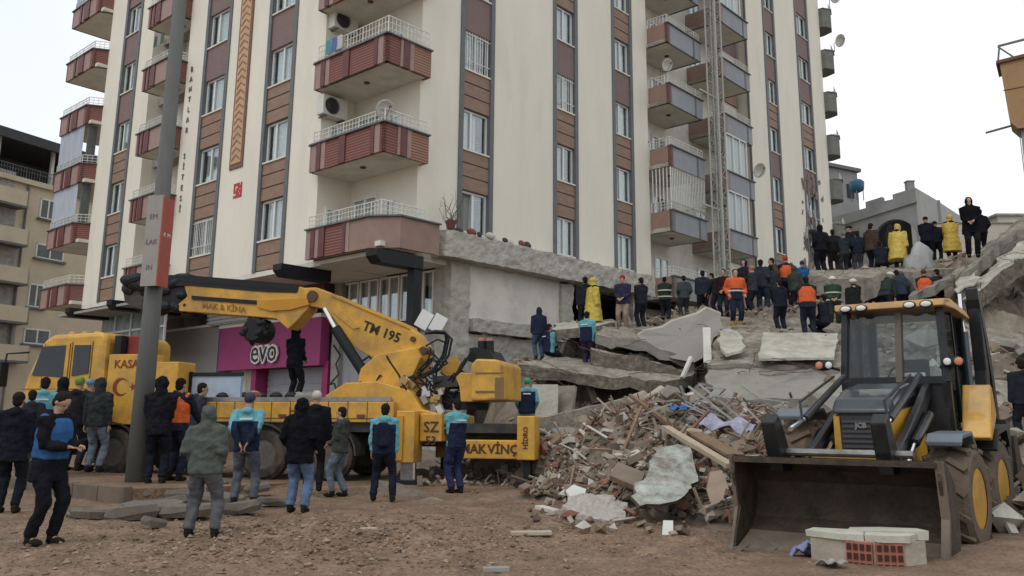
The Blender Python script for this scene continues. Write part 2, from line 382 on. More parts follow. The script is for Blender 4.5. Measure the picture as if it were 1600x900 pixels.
# left bay balconies
for j in range(-1, 7):
    zt = 10.6+3*j; zb = zt-.95; o = .8
    b = MB(); b.box(-o+.12, 1.0, 13.72, 16.15, zb, zb+.16, 3)
    b.box(-o+.02, 0, 16.03, 16.15, zb, zt, 2)
    parapet(b, (-o, 16.15), (-o, 13.72), zb, zt, [(.2, 2, 0), (.12, 1, .05), (.18, 2, 0), (.12, 1, .05), (.14, 2, 0), (.35, 1, .05), (.9, 2, 0), (.2, 0, 0)])
    parapet(b, (-o, 13.72), (0, 13.72), zb, zt, [(.15, 1, .04), (.7, 0, 0)])
    bo = b.build('balcony', BM, apt)
    r = MB(); railing(r, (-o+.06, 16.1), (-o+.06, 13.8), zt+.03, .42); railing(r, (-o+.06, 13.8), (0, 13.8), zt+.03, .42); r.build('railing', MT['white'], bo)
    lm = MB(); lm.ell((.1, 14.6, zb-.02), (.11, .11, .05)); lm.build('ceiling_lamp', MT['rib'], bo)
    window('L', 14.2, 15.5, zb+.2, zb+2.3, -1.0+.03, 2, name='balcony_door')
# end balconies beyond the far left corner
for j in range(-1, 7):
    zt = 10.6+3*j; zb = zt-.95; o = .6
    b = MB(); b.box(-o+.12, 1.5, 22.1, 25.6, zb, zb+.16, 3); b.box(1.4, 1.5, 22.1, 25.6, zb+.16, zt, 2)
    parapet(b, (-o, 25.7), (-o, 22.5), zb, zt, [(.7, 2, 0), (.15, 1, .05), (.2, 2, 0), (.45, 1, .05), (.5, 2, 0), (.2, 0, 0)])
    parapet(b, (-o, 22.5), (0, 22.12), zb, zt, [(.15, 1, .04), (.8, 0, 0)])
    parapet(b, (1.5, 25.7), (-o, 25.7), zb, zt, [(1, 1, 0)])
    bo = b.build('balcony', BM, apt)
    r = MB(); railing(r, (-o+.06, 25.6), (-o+.06, 22.5), zt+.03, .42); railing(r, (-o+.06, 22.5), (0, 22.16), zt+.03, .42); r.build('railing', MT['white'], bo)
    if j in (1, 0, 4):
        c = MB(); ns = 40
        def wav(y0, y1, x, z0, z1):
            vs = []; fs = []
            for i in range(ns+1):
                y = y0+(y1-y0)*i/ns; xx = x+.03*math.sin(i*1.7); vs += [(xx, y, z0), (xx, y, z1)]
            for i in range(ns): fs.append((2*i, 2*i+2, 2*i+3, 2*i+1))
            c.add(vs, fs)
        wav(25.65, 22.7, -o+.1, zt+.05, zb+3.0)
        co = c.build('balcony_screen', mat('screen_cloth', (.42, .46, .52), .9, var=.15, scale=2, stretch=(3, 3, .4)), bo); s_ = co.modifiers.new('s', 'SOLIDIFY'); s_.thickness = .01
        c2 = MB(); c2.box(-o+.2, 0, 22.5, 22.6, zt+.05, zb+3.0); c2.build('end_screen', MT['trim'], bo)
# right bays
for j in range(-1, 7):
    zt = 10.6+3*j; zb = zt-.95; o = 1.1
    b = MB(); b.box(15.5, 18.6, -o+.12, .98, zb, zb+.18, 3)
    b.box(15.5, 15.62, -o+.01, 0, zb, zt, 6 if j < 3 else 6)
    parapet(b, (15.5, -o), (18.6, -o), zb, zt, [(.14, 1 if j > 0 else 5, .03), (.12, 6, 0), (1.7, 7, 0), (.12, 5, .02), (.5, 7, 0)])
    b.box(18.48, 18.6, -o+.01, .98, zb, zt, 7)
    bo = b.build('balcony', BM, apt)
    r = MB(); h = .42
    railing(r, (15.56, -o+.06), (18.55, -o+.06), zt+.03, h); railing(r, (15.56, 0), (15.56, -o+.06), zt+.03, h)
    if j == 0:
        for i in range(22): x = 15.56+3.0*i/21; r.box(x-.022, x+.022, -o+.03, -o+.06, zt+.45, zb+3.0)
        for i in range(6): y = -.1-.95*i/5; r.box(15.53, 15.56, y-.022, y+.022, zt+.45, zb+3.0)
    r.build('railing', MT['white'], bo)
    lm = MB(); lm.ell((16.9, -.2, zb-.02), (.12, .12, .05)); lm.build('ceiling_lamp', MT['rib'], bo)
    window('R', 16.1, 16.9, zb+1.0, zb+2.3, -1.0+.03, 2); window('R', 17.2, 18.4, zb+.2, zb+2.35, -1.0+.03, 2, name='balcony_door')
    b = MB(); b.box(20.8, 23.8, -o+.12, .98, zb, zb+.18, 3); b.box(20.8, 20.92, -o+.01, .98, zb, zt, 6)
    if j >= 0: parapet(b, (20.8, -o), (23.8, -o), zb, zt, [(.14, 2, .03), (.12, 6, 0), (1.9, 7, 0), (.12, 5, .02), (.4, 7, 0)])
    else: parapet(b, (20.8, -o), (23.8, -o), zb, zt, [(.14, 5, .03), (1.9, 6, 0)])
    b.box(23.68, 23.8, -o+.01, .98, zb, zt, 7)
    bo = b.build('balcony', BM, apt)
    if j in (0, 1, 4):
        c = MB()
        for i in range(4):
            x0 = 20.85+.73*i; c.box(x0, x0+.05, -o, -o+.06, zt, zb+3.0)
        c.box(20.85, 23.1, -o, -o+.06, zb+2.94, zb+3.0); c.build('balcony_glazing', MT['pvc'], bo)
        c = MB(); vs = []; fs = []
        for i in range(41): x = 20.92+2.15*i/40; y = -o+.12+.03*math.sin(i*1.8); vs += [(x, y, zt+.05), (x, y, zb+2.95)]
        for i in range(40): fs.append((2*i, 2*i+2, 2*i+3, 2*i+1))
        c.add(vs, fs); co = c.build('balcony_curtain', mat('balcony_curtain', (.6, .64, .64), .95, var=.12, scale=3, stretch=(3, 3, .3)), bo); s_ = co.modifiers.new('s', 'SOLIDIFY'); s_.thickness = .01
    else:
        r = MB(); railing(r, (20.86, -o+.06), (23.75, -o+.06), zt+.03, .42); r.build('railing', MT['white'], bo)
    window('R', 21.2, 22.3, zb+.25, zb+2.3, -1.0+.03, 2, name='balcony_door')
    b = MB(); place_facade(b, 'R'); b.box(23.9, 25.6, -.95, -.55, zb, zb+1.45, 0 if j % 2 else 1); b.box(23.9, 25.6, -.95, -.65, zb+1.45, zb+3, 2)
    b.build('bay_panel', [MT['wood'], MT['siding'], MT['plaster2']], apt)
# balconies seen edge on beyond the far right corner
for j in range(1, 7):
    zt = 10.8+3*j; zb = zt-1.3
    b = MB(); pts = []
    def fn(a, c, z): return (a, c, z)
    b.prism([(36.9, -.25), (37.5, -.6), (38.2, -.35), (38.45, .3), (38.45, 3), (36.9, 3)], (zb, zt), fn, 0)
    b.prism([(36.9, -.3), (37.5, -.66), (38.25, -.4), (38.52, .28), (38.52, 3.05), (36.9, 3.05)], (zt, zt+.06), fn, 1)
    bo = b.build('end_balcony', [mat('dark_balcony', (.17, .17, .15), .8, var=.2, scale=3), MT['trim']], apt)
    r = MB(); railing(r, (37.4, -.5), (38.2, -.3), zt+.06, .4, 5); railing(r, (38.2, -.3), (38.4, 2.8), zt+.06, .4); r.build('railing', MT['white'], bo)
# ornament strip, emblem, vertical lettering on the left facade
b = place_facade(MB(), 'L'); b.box(8.5, 9.45, 0, .05, 10.9, 30, 0); b.box(8.62, 9.33, .05, .07, 11.1, 29.8, 1)
k = 0
while 11.2+k*.3 < 29.6:
    z = 11.2+k*.3; b.add([(8.68, .085, z), (8.98, .085, z+.2), (9.27, .085, z), (9.27, .085, z+.07), (8.98, .085, z+.27), (8.68, .085, z+.07)], [(0, 1, 4, 5), (1, 2, 3, 4)], 2); k += 1
b.build('ornament_strip', [mat('ornament_edge', (.19, .11, .08), .8), mat('ornament_field', (.52, .34, .2), .8, var=.15), mat('ornament_mark', (.3, .15, .1), .8)], apt)
b = place_facade(MB(), 'L'); s0, z0, q = 8.45, 9.7, .58
pat = ["111101", "100111", "101101", "111011", "001101", "111111"]
for yy, row in enumerate(pat):
    for xx, ch in enumerate(row):
        if ch == '1': b.box(s0+q-xx*q/6, s0+q-(xx+1)*q/6, 0, .025, z0+q-yy*q/6, z0+q-(yy+1)*q/6)
b.build('emblem', mat('emblem_red', (.45, .05, .05), .7), apt)
MLt = lambda s, z, n: Matrix(((0, 0, -1, -n), (-1, 0, 0, s), (0, 1, 0, z), (0, 0, 0, 1)))   # text reading towards the right on the left facade
zz = 16.15
for ch in 'BAHTLAR SİTESİ':
    if ch != ' ': text_mesh('wall_letter', ch, .34, mat('letter_grey', (.16, .16, .155), .7), MLt(13.2, zz, .03), apt, .015, .0)
    zz -= .46 if ch != ' ' else .7
# --- ground floor
g = MB()
g.box(2.9, 36, .6, 21.5, 6.45, 6.6, 3)                   # ceiling
g.box(0, 2.9, 3.2, 22.1, 6.42, 6.6, 1); g.box(0, 5, 0, 3.2, 6.46, 6.6, 1)
for y in (0.02, 5.6, 11.4, 17.0, 21.4):
    if y > 1: g.box(2.75, 3.3, y, y+.45, 0, 6.45, 2)
g.box(3.3, 3.5, 6.1, 12.0, 0, 6.45, 4); g.box(3.3, 3.5, 12.0, 21.5, 0, 6.45, 4); g.box(2.9, 12, 6.1, 6.3, 0, 4.2, 4)
g.build('ground_floor', [MT['plaster'], MT['soffit'], MT['conc'], MT['dark'], mat('shop_wall', (.2, .19, .19), .8, dirt=(.1, .1, .1))], apt)
b = MB()   # broken concrete frame at the corner
b.T = None
b.gbox(2.85, 3.75, -.2, .6, 0, 6.75, .14); b.gbox(2.1, 14.6, -.7, .3, 6.62, 7.5, .14); b.gbox(3.8, 9.0, -.34, .25, 4.3, 4.75, .14); b.gbox(3.8, 9.4, -.12, .2, 2.6, 4.25, .14); b.gbox(8.7, 9.4, -.25, .4, 2, 6.55, .14); b.gbox(13.6, 14.6, -.2, .4, 2, 6.6, .14)
cf = b.build('concrete_frame', MT['conc2'], apt)
sb = cf.modifiers.new('sub', 'SUBSURF'); sb.subdivision_type = 'SIMPLE'; sb.levels = 1; sb.render_levels = 1
tx = bpy.data.textures.new('rough', 'CLOUDS'); tx.noise_scale = .3; tx.noise_depth = 5
dm = cf.modifiers.new('d', 'DISPLACE'); dm.texture = tx; dm.strength = .16; dm.mid_level = .5; dm.texture_coords = 'LOCAL'
b = MB(); b.box(3.7, 8.75, -.1, .05, 4.7, 6.7); b.build('infill_panel', mat('infill', (.68, .64, .57), .9, var=.07, scale=1, dirt=(.42, .39, .34), damt=.5), apt)
# mezzanine glazing behind the corner
for i in range(5):
    s0 = 0.2+i*1.15; window('L', s0, s0+1.08, 4.75, 6.4, -2.95, 2)
b = MB(); b.box(2.95, 3.1, .2, 6.0, 4.3, 4.72); b.box(2.9, 3.2, 5.9, 6.05, 3.6, 6.45); b.build('glazing_sill', MT['trim'], apt)
b = MB(); b.box(2.95, 3.05, .7, 6.0, 0, 4.3); b.build('lower_wall', mat('grey_cladding', (.3, .31, .34), .7, var=.15, scale=1.5, stretch=(2, 2, .3)), apt)
# black cantilever brackets
for (y0, z0, w_) in ((-1.15, 6.32, .5), (3.75, 6.42, .5), (16.3, 6.28, .5), (20.6, 6.28, .5)):
    b = MB(); fnb = lambda a, c, o_: (a, o_, c); xe = .75 if y0 < 0 else (.9 if y0 < 5 else 2.0)
    b.prism([(-1.1, z0), (-1.1, z0-.2), (-.9, z0-.4), (xe, z0-.4), (xe, z0)], (y0, y0+w_), fnb, 0)
    if y0 < 0: b.box(.42, .74, y0+.05, y0+.35, 0, z0-.4)
    b.build('bracket', MT['black'], apt)
b = MB(); b.box(-.9, 2.9, 15.2, 22.4, 6.0, 6.1, 0); b.build('canopy', mat('canopy_grey', (.3, .31, .3), .7), apt)
# teal glazing of the far shop
for i in range(4):
    s0 = 15.0+i*1.6; b = place_facade(MB(), 'L'); b.box(s0, s0+1.5, -.75, -.7, 4.2, 6.0); b.build('shop_glazing', mat('teal_glazing', (.09, .17, .19), .25, var=.45, scale=1.2, dirt=(.35, .42, .42), damt=.8, dscale=1.5, spec=.7, stretch=(2, 2, .5)), apt)
    b = place_facade(MB(), 'L'); b.box(s0-.05, s0+.02, -.7, -.62, 4.1, 6.05); b.box(s0, s0+1.5, -.7, -.64, 5.2, 5.28); b.build('glazing_bar', MT['pvc'], apt)
# roller shutter and door of the pink shop
b = place_facade(MB(), 'L')
for i in range(26): b.box(6.9, 10.9, -3.28, -3.22+.02*(i % 2), .1+i*.125, .1+i*.125+.12)
b.build('roller_shutter', mat('shutter_steel', (.30, .31, .34), .5, .3, var=.1, scale=3), apt)
b = place_facade(MB(), 'L'); MGT = mat('magenta', (.25, .025, .11), .55, var=.08)
b.box(6.15, 6.5, -3.3, -2.7, 0, 3.5); b.build('shop_pillar', MGT, apt)
b = place_facade(MB(), 'L'); b.box(11.0, 11.35, -3.3, -2.7, 0, 3.5); b.build('shop_pillar', MGT, apt)
b = place_facade(MB(), 'L'); b.box(11.35, 13.4, -3.25, -3.0, 0, 3.4); b.build('shop_pier', mat('pale_pillar', (.5, .48, .46), .8), apt)
b = place_facade(MB(), 'L'); b.box(6.1, 9.4, -2.9, -2.3, 5.5, 6.44); b.build('purple_band', mat('purple_band', (.10, .02, .05), .6), apt)
b = place_facade(MB(), 'L'); b.box(10.0, 14.2, -2.6, -2.2, 5.3, 6.3)
for i in range(6): b.box(10.0, 14.2, -2.2, -2.12, 5.35+i*.16, 5.43+i*.16)
b.build('louvre_band', mat('louvre_grey', (.45, .46, .46), .7, var=.1), apt)
# --- broken edge of the facade at the far end: peeled plaster and sagging sill in the last strip
b = place_facade(MB(), 'R')
b.box(33.0, 34.6, -.4, -.25, 7.6, 12.4, 1)
random.seed(5)
for i in range(95):
    z = random.uniform(7.2, 16.5); s = random.gauss(33.9-(16-z)*.18, .7); a = random.uniform(.08, .5); c = random.uniform(.15, .9)
    M = rot(0, random.uniform(-40, 40), 0); b.obox((s, random.uniform(.0, .1), z), (a*.5, .05, c), M, random.choice((0, 1, 1, 2)))
b.obox((33.9, .25, 12.1), (2.3, .5, .12), rot(0, 38, 0), 2); b.obox((33.6, .3, 9.2), (1.5, .4, .1), rot(0, 50, 0), 0)
b.build('damaged_strip', [MT['conc2'], mat('exposed_block', (.24, .175, .14), .9, var=.3, scale=5), MT['trim']], apt)
for s_, z_ in ((29.0, 13.4), (30.4, 12.6)):
    pass
# drain pipes
b = place_facade(MB(), 'R'); b.tube([(25.6, .1, 4), (25.6, .1, TOPZ)], .07, 8); b.build('drain_pipe', MT['trim'], apt)
# --- fitted things: air conditioners, dishes, laundry
acm = mat('ac_white', (.62, .61, .56), .5, var=.05, dirt=(.35, .3, .22), damt=.4)
def ac_unit(local, rz, label, k=1.25):
    o = empty('air_conditioner', APM @ Vector(local), rz, label, 'air conditioner', 'air conditioners on the apartment block')
    b = MB(); b.box(-.42, .42, 0, .3, 0, .58); b.build('casing', acm, o, bevel=.02)
    b = MB()
    for i in range(5): b.tube([(-.12+.24*math.cos(t), -.015, .29+.24*math.sin(t)) for t in [k*math.pi/8+.001*i for k in range(17)]], .008, 4) if i == 0 else b.tube([(-.12+(.24-i*.045)*math.cos(t), -.015, .29+(.24-i*.045)*math.sin(t)) for t in [k*math.pi/8 for k in range(17)]], .006, 4)
    b.build('fan_grille', MT['trim'], o)
    b = MB(); b.tube([(-.12, .01, .29), (-.12, -.005, .29)], .225, 20); b.build('fan', MT['black'], o)
    b = MB(); b.bar((-.3, .35, -.03), (-.3, -.02, -.03), .04); b.bar((.3, .35, -.03), (.3, -.02, -.03), .04); b.build('bracket', MT['trim'], o)
    o.scale = (k, k, k); return o

APM = Matrix.Translation(BC) @ Matrix.Rotation(BYAW, 4, 'Z')
RL, RR = BYAW-math.pi/2, BYAW    # things that face out of the left / right facade
ac_unit((.3, 3.16, 11.75), RR, 'air conditioner on the side wall of the second lowest corner balcony')
ac_unit((.6, 3.18, 15.1), RR, 'air conditioner above the corner balcony with the tall white railing')
ac_unit((.62, 16.6, 18.1), RL, 'air conditioner hanging under a left balcony behind the lamp post')
ac_unit((15.9, .55, 14.35), RR, 'air conditioner inside the barred white balcony cage')
def dish(local, rz, r, label, tilt=25):
    o = empty('satellite_dish', APM @ Vector(local), rz, label, 'satellite dish', 'satellite dishes on the apartment block')
    b = MB(); rings = []
    for i in range(6):
        q = r*i/5; rings.append([(q*math.cos(t)+1e-4*math.cos(t), -.35*q*q/r+.0, q*math.sin(t)+1e-4*math.sin(t)) for t in [k*math.pi/10 for k in range(20)]])
    vs = [Vector((p[0], -p[1]-.35*r*.3, p[2])) for rg in rings for p in rg]; R = rot(-tilt, 0, 20); vs = [R@v_ for v_ in vs]
    fs = [(i*20+k, i*20+(k+1) % 20, (i+1)*20+(k+1) % 20, (i+1)*20+k) for i in range(5) for k in range(20)]
    b.add([(v_.x, -v_.y, v_.z) for v_ in vs], fs); q = b.build('reflector', acm, o, smooth=True); s_ = q.modifiers.new('s', 'SOLIDIFY'); s_.thickness = .015
    b = MB(); b.tube([(0, 0, -r), (0, -.5*r, -.6*r), (0, -r*.85, .1*r)], .015, 6); b.ell((0, -r*.85, .1*r), (.04, .07, .04)); b.build('feed_arm', MT['trim'], o)
    b = MB(); b.tube([(0, .05, 0), (0, .35, -.1), (0, .35, -r-.3)], .025, 6); b.build('mount', MT['trim'], o)
    return o
dish((-.2, -.15, 11.1), RR, .32, 'white satellite dish at the tip of the second lowest corner balcony')
dish((23.9, -1.3, 14.3), RR, .4, 'grey satellite dish beside the white-curtained balcony right of the steel mast')
dish((38.7, -.6, 27.0), RR, .45, 'satellite dish at the far right edge, lower of the two against the sky')
dish((38.4, -.6, 30.2), RR, .5, 'satellite dish at the far right edge, upper one by the picture top')
dish((15.7, -.9, 17.6), RR, .3, 'white satellite dish on the brown balcony left of the steel mast')
def laundry(side, s, z, n, label, cols):
    pos = (s, -n, z) if side == 'R' else (-n, s, z)
    o = empty('laundry', APM @ Vector(pos), RR if side == 'R' else RL, label, 'laundry')
    for i, c in enumerate(cols):
        b = MB(); x0 = -.6+i*.32; vs = []; fs = []
        for a in range(7):
            for k in range(5): vs.append((x0+.28*a/6, .02*math.sin(a*2+k), -.5*k/4))
        for a in range(6):
            for k in range(4): fs.append((a*5+k, a*5+k+1, (a+1)*5+k+1, (a+1)*5+k))
        b.add(vs, fs); q = b.build('hanging_cloth', mat('laundry%d' % (hash(c) % 97), c, .9), o); s_ = q.modifiers.new('s', 'SOLIDIFY'); s_.thickness = .012
laundry('L', 2.3, 14.25, .42, 'teal and blue washing hung over the white corner balcony railing', [(.1, .3, .32), (.12, .16, .36), (.5, .5, .5)])
laundry('L', 15.2, 18.2, .6, 'dark green washing under the left balcony behind the lamp post', [(.08, .12, .09), (.3, .3, .3), (.1, .13, .1)])
# planter / tangled wires and pots on the broken slab corner
o = empty('potted_plant', APM @ Vector((2.4, -.6, 7.55)), 0, 'bare twiggy potted plant among rubbish on the broken slab corner', 'plant')
b = MB(); random.seed(8)
for i in range(14):
    p = Vector((random.uniform(-.2, .2), random.uniform(-.1, .1), .2)); pts = [p]
    for k in range(5): p = p+Vector((random.uniform(-.15, .15), random.uniform(-.1, .1), random.uniform(.05, .3))); pts.append(p)
    b.tube(pts, [.014, .012, .01, .008, .006, .004], 5)
b.build('twigs', mat('twig', (.1, .09, .06), .9), o)
b = MB(); b.tube([(0, 0, 0), (0, 0, .28)], [.13, .19], 12); b.build('pot', MT['rib'], o)
for i in range(9):
    q = MB(); r = random.uniform(.1, .22); q.ell((0, 0, 0), (r, r*.8, r*.7), nu=7, nv=5)
    c = random.choice([(.5, .48, .44), (.25, .07, .06), (.06, .06, .06), (.3, .27, .22)])
    ob = q.build('debris_lump', mat('lump%d' % i, c, .9), None); ob.location = APM @ Vector((3.0+i*.42, -.5+random.uniform(-.15, .15), 7.62)); ob.rotation_euler = (random.random(), random.random(), random.random())
    tag(ob, 'small lump of rubbish on the broken ledge above the white infill wall', 'debris', 'rubbish lumps on the broken ledge')
# --- signs
def Lm(s, z, n): return APM @ Matrix(((0, 0, -1, -n), (-1, 0, 0, s), (0, 1, 0, z), (0, 0, 0, 1)))
sg = empty('shop_sign', APM @ Vector((2.9, 9, 3.3)), BYAW, 'magenta shop sign with round white letters evo above the roller shutter', 'shop sign')
b = MB(); b.box(-.45, -.05, -3.0+.35, 4.6, .05, 1.85, 0); b.box(-.5, .0, -2.95+.3, 4.65, 1.85, 2.0, 1); b.build('sign_panel', [mat('magenta_sign', (.30, .045, .155), .6, var=.08, scale=1.5, dirt=(.24, .04, .12), damt=.3), MT['white']], sg)
inv = (Matrix.Translation(APM @ Vector((2.9, 9, 3.3))) @ Matrix.Rotation(BYAW, 4, 'Z')).inverted()
def LI(s, z, n): return inv @ Lm(s, z, n)
text_mesh('lettering', 'evo', 1.3, MT['white'], LI(9.95, 4.0, -2.36), sg, .03, .075)
text_mesh('letter_inlay', 'evo', 1.3, mat('ink', (.03, .02, .04), .5), LI(9.95, 4.0, -2.32), sg, .012, .0)
sg2 = empty('shop_sign', APM @ Vector((2.9, 16, 3.2)), BYAW, 'plain grey shop sign board left of the magenta sign', 'shop sign')
b = MB(); b.box(-.45, -.05, -2.3, 2.9, .1, 2.1); b.build('sign_panel', mat('grey_sign', (.23, .22, .215), .6, var=.06, scale=.8), sg2)
b = MB(); b.box(-.5, .0, -2.35, 2.95, 2.1, 2.2); b.box(-.47, -.03, -2.3, 2.9, .0, .1); b.build('sign_frame', MT['white'], sg2)
# ================================================ lattice mast in front of the right facade
mast = empty('lattice_mast', APM @ Vector((19.0, -1.6, 5)), BYAW, 'tall pale steel lattice mast standing against the right side balconies', 'lattice mast')
b = MB(); hw = .27
mastm = mat('mast_grey', (.42, .42, .39), .6, var=.12, dirt=(.25, .2, .15), damt=.5, dscale=3)
for sx in (-hw, hw):
    for sy in (-hw, hw): b.tube([(sx, sy, -2), (sx, sy, 27)], .045, 6)
b.build('mast_post', mastm, mast)
b = MB()
for i in range(56):
    z = -1.8+i*.5
    for (x0, y0, x1, y1) in ((-hw, -hw, hw, -hw), (hw, -hw, hw, hw), (hw, hw, -hw, hw), (-hw, hw, -hw, -hw)):
        b.tube([(x0, y0, z), (x1, y1, z)], .018, 5); b.tube([(x0, y0, z) if i % 2 else (x1, y1, z), (x1, y1, z+.5) if i % 2 else (x0, y0, z+.5)], .014, 5)
b.build('lattice', mastm, mast)
b = MB()
for z in (1.2, 6.3, 12, 18): b.bar((-1.0, .3, z), (.9, .3, z), .09); b.bar((-.4, .3, z), (-.4, 1.6, z), .06)
b.build('wall_tie', mastm, mast)
b = MB()
b.tube([(.62, .3, -2), (.62, .3, 27)], .07, 10); b.build('riser_pipe', mat('pipe_grey', (.42, .42, .4), .6, var=.1), mast)
# ================================================ beige building at the far left
D1 = Vector((.42, .907, 0)); N1 = Vector((.907, -.42, 0))
bbp = Vector((-40.2, 45.5, 0)); byaw = math.atan2(D1.y, D1.x)
bei = empty('beige_building', bbp, byaw, 'weathered beige five storey building with dark roof shelter at the left edge', 'building')
beige = mat('beige_wall', (.60, .52, .39), .92, var=.08, scale=.5, dirt=(.42, .35, .26), damt=.6, dscale=.5, bump=.1)
zt = 17.4
b = MB(); b.box(-10, 34, 0, 12, 0, zt, 0)
b.box(-10, 34, -.25, 0, zt-.35, zt, 0); b.build('wall', beige, bei)
b = MB(); b.box(-6, 34, -.6, 11, 20.0, 20.4); b.box(-6, 34, -.7, -.5, 19.7, 20.1); b.build('roof', mat('dark_roof', (.06, .06, .065), .8), bei)
b = MB()
for x in range(-5, 35, 4): b.box(x, x+.22, .3, .5, zt, 20.0)
b.build('roof_post', MT['white'], bei)
b = MB(); b.box(-6, 34, 5, 5.2, zt, 20.0); b.build('penthouse_wall', mat('dark_shed', (.08, .085, .09), .8), bei)
b = MB(); railing(b, (-10, -.05), (34, -.05), zt, .8, 220, 2, .02); b.build('roof_railing', MT['trim'], bei)
beigefac = Matrix.Translation(bbp) @ Matrix.Rotation(byaw, 4, 'Z')
def bpt(u, v):   # photo pixel -> (x, z) on this facade
    q = onplane(u, v, bbp, (N1.x, N1.y, 0)); q = beigefac.inverted() @ q; return q.x, q.z
def bwin(u0, v0, u1, v1, bars=True):
    x0, z1 = bpt(u0, v0); x1, z0 = bpt(u1, v1)
    f = MB(); f.box(x0, x1, -.05, .02, z0, z0+.1, 0); f.box(x0, x1, -.05, .02, z1-.1, z1, 0); f.box(x0, x0+.1, -.05, .02, z0, z1, 0); f.box(x1-.1, x1, -.05, .02, z0, z1, 0); m_ = (x0+x1)/2; f.box(m_-.05, m_+.05, -.06, .02, z0, z1, 0)
    f.box(x0-.15, x1+.15, -.2, .0, z0-.14, z0, 1)
    fo = f.build('window', [MT['pvc'], MT['trim']], bei)
    q = MB(); q.box(x0+.08, x1-.08, -.03, -.01, z0+.08, z1-.08); q.build('pane', mat('dusk_glass', (.10, .115, .12), .15, var=.4, scale=.8, spec=.8), fo)
for t in ((64, 309, 86, 346), (57, 379, 98, 410), (46, 442, 66, 482), (38, 512, 76, 540)): bwin(*t)
for v in (290, 350, 410, 470, 530):
    x0, z = bpt(-60, v+26); x1, _z = bpt(27, v+35)
    f = MB(); f.box(x0, x1, -1.1, 0, _z-.15, _z, 0); f.box(x0, x1, -1.1, -1.0, _z, _z+1.0, 1); f.box(x1-.1, x1, -1.1, 0, _z, _z+1.0, 1); f.box(x0, x1-.4, -.04, 0, _z+.1, _z+2.4, 2)  # last box: flat panel coloured as the shade of a balcony recess
    f.build('balcony', [MT['trim'], beige, mat('painted_recess_shade', (.34, .33, .31), .8, var=.3)], bei)
x0, _ = bpt(30, 400); b = MB(); b.tube([(x0, -.12, 0), (x0, -.12, zt)], .08, 8); b.build('drain_pipe', MT['trim'], bei)
# ================================================ grey unfinished building behind
gmat = mat('grey_block', (.27, .27, .265), .95, var=.12, scale=.7, dirt=(.17, .17, .17), damt=.5, dscale=.6, bump=.3, bscale=6)
p_c = W(1430, 293, 60); p_l = W(1298, 318, 64); p_r = W(1500, 322, 68)
gb = empty('grey_building', (p_c.x, p_c.y, 0), 0, 'low bare grey concrete building with a wide arched opening behind the rescuers', 'building')
dl = Vector((p_l.x-p_c.x, p_l.y-p_c.y, 0)); dr = Vector((p_r.x-p_c.x, p_r.y-p_c.y, 0)); Ll = dl.length; dl.normalize(); Lr = dr.length; dr.normalize()
Z = p_c.z
def gf(side): 
    d = dl if side == 'l' else dr; n = Vector((dl.y, -dl.x, 0)) if side == 'l' else Vector((-dr.y, dr.x, 0))
    if n.y > 0: n = -n
    return lambda a, c, o_: tuple(d*a+n*o_+Vector((0, 0, c)))
fn = gf('l'); q = MB()
ax0 = Ll*.03; ax1 = Ll*.52
top = [(0, Z), (Ll*.26, Z-.25), (Ll*.26, Z-.6), (Ll*.38, Z-.65), (Ll*.38, Z-.3), (Ll*.58, Z-.5), (Ll*.58, Z-.95), (Ll, Z-1.3)]
poly = top+[(Ll, 0), (ax1, 0), (ax1, Z-3.6)]+[(ax0+(ax1-ax0)*(.5+.5*math.cos(t)), Z-3.6+1.5*math.sin(t)) for t in [math.pi*k/12 for k in range(1, 12)]]+[(ax0, Z-3.6), (ax0, 0), (0, 0)]
q.prism(poly, (0, -.5), fn, 0); q.prism([(ax0-.5, 0), (ax1+.5, 0), (ax1+.2, Z-1.2), (ax0-.2, Z-1.2)], (-1.8, -2.0), fn, 1)
q.prism([(-.05, Z-1.1), (Ll, Z-2.2), (Ll, Z-1.9), (-.05, Z-.8)], (.0, .18), fn, 0)
fn2 = gf('r'); q.prism([(0, 0), (Lr, 0), (Lr, Z-.2), (4, Z), (0, Z)], (0, -.5), fn2, 2)
q.build('wall', [gmat, MT['dark'], mat('pale_block', (.36, .355, .33), .95, var=.1, scale=.9, bump=.2, bscale=6)], gb)
q = MB(); q.prism([(Ll*.68, Z-3.6), (Ll*.95, Z-3.6), (Ll*.95, Z-2.6), (Ll*.68, Z-2.6)], (.01, .05), fn, 0); q.build('window', MT['dark'], gb)
q = MB(); q.prism([(Lr*.45, 0), (Lr*.45+.25, 0), (Lr*.45+.25, Z), (Lr*.45, Z)], (0, .15), fn2, 0); q.build('pilaster', gmat, gb)
q = MB(); q.box(-.3, .2, .5, 1.0, Z, Z+.6); q.box(-.35, .25, .45, 1.05, Z+.6, Z+.67); q.build('chimney', gmat, gb)
p = W(1340, 308, 66); o = empty('water_tank', p, .3, 'blue plastic water tank on a stand on the grey roof', 'water tank')
q = MB(); q.tube([(0, 0, .5), (0, 0, .7), (0, 0, 1.5), (0, 0, 1.75)], [.45, .85, .95, .6], 16); q.build('tank', mat('tank_blue', (.03, .12, .20), .5), o, smooth=True)
q = MB()
for a in (-.5, .5):
    for c in (-.5, .5): q.tube([(a, c, -.4), (a, c, .6)], .06, 6)
q.build('stand', MT['trim'], o); o.scale = (.62, .62, .8)
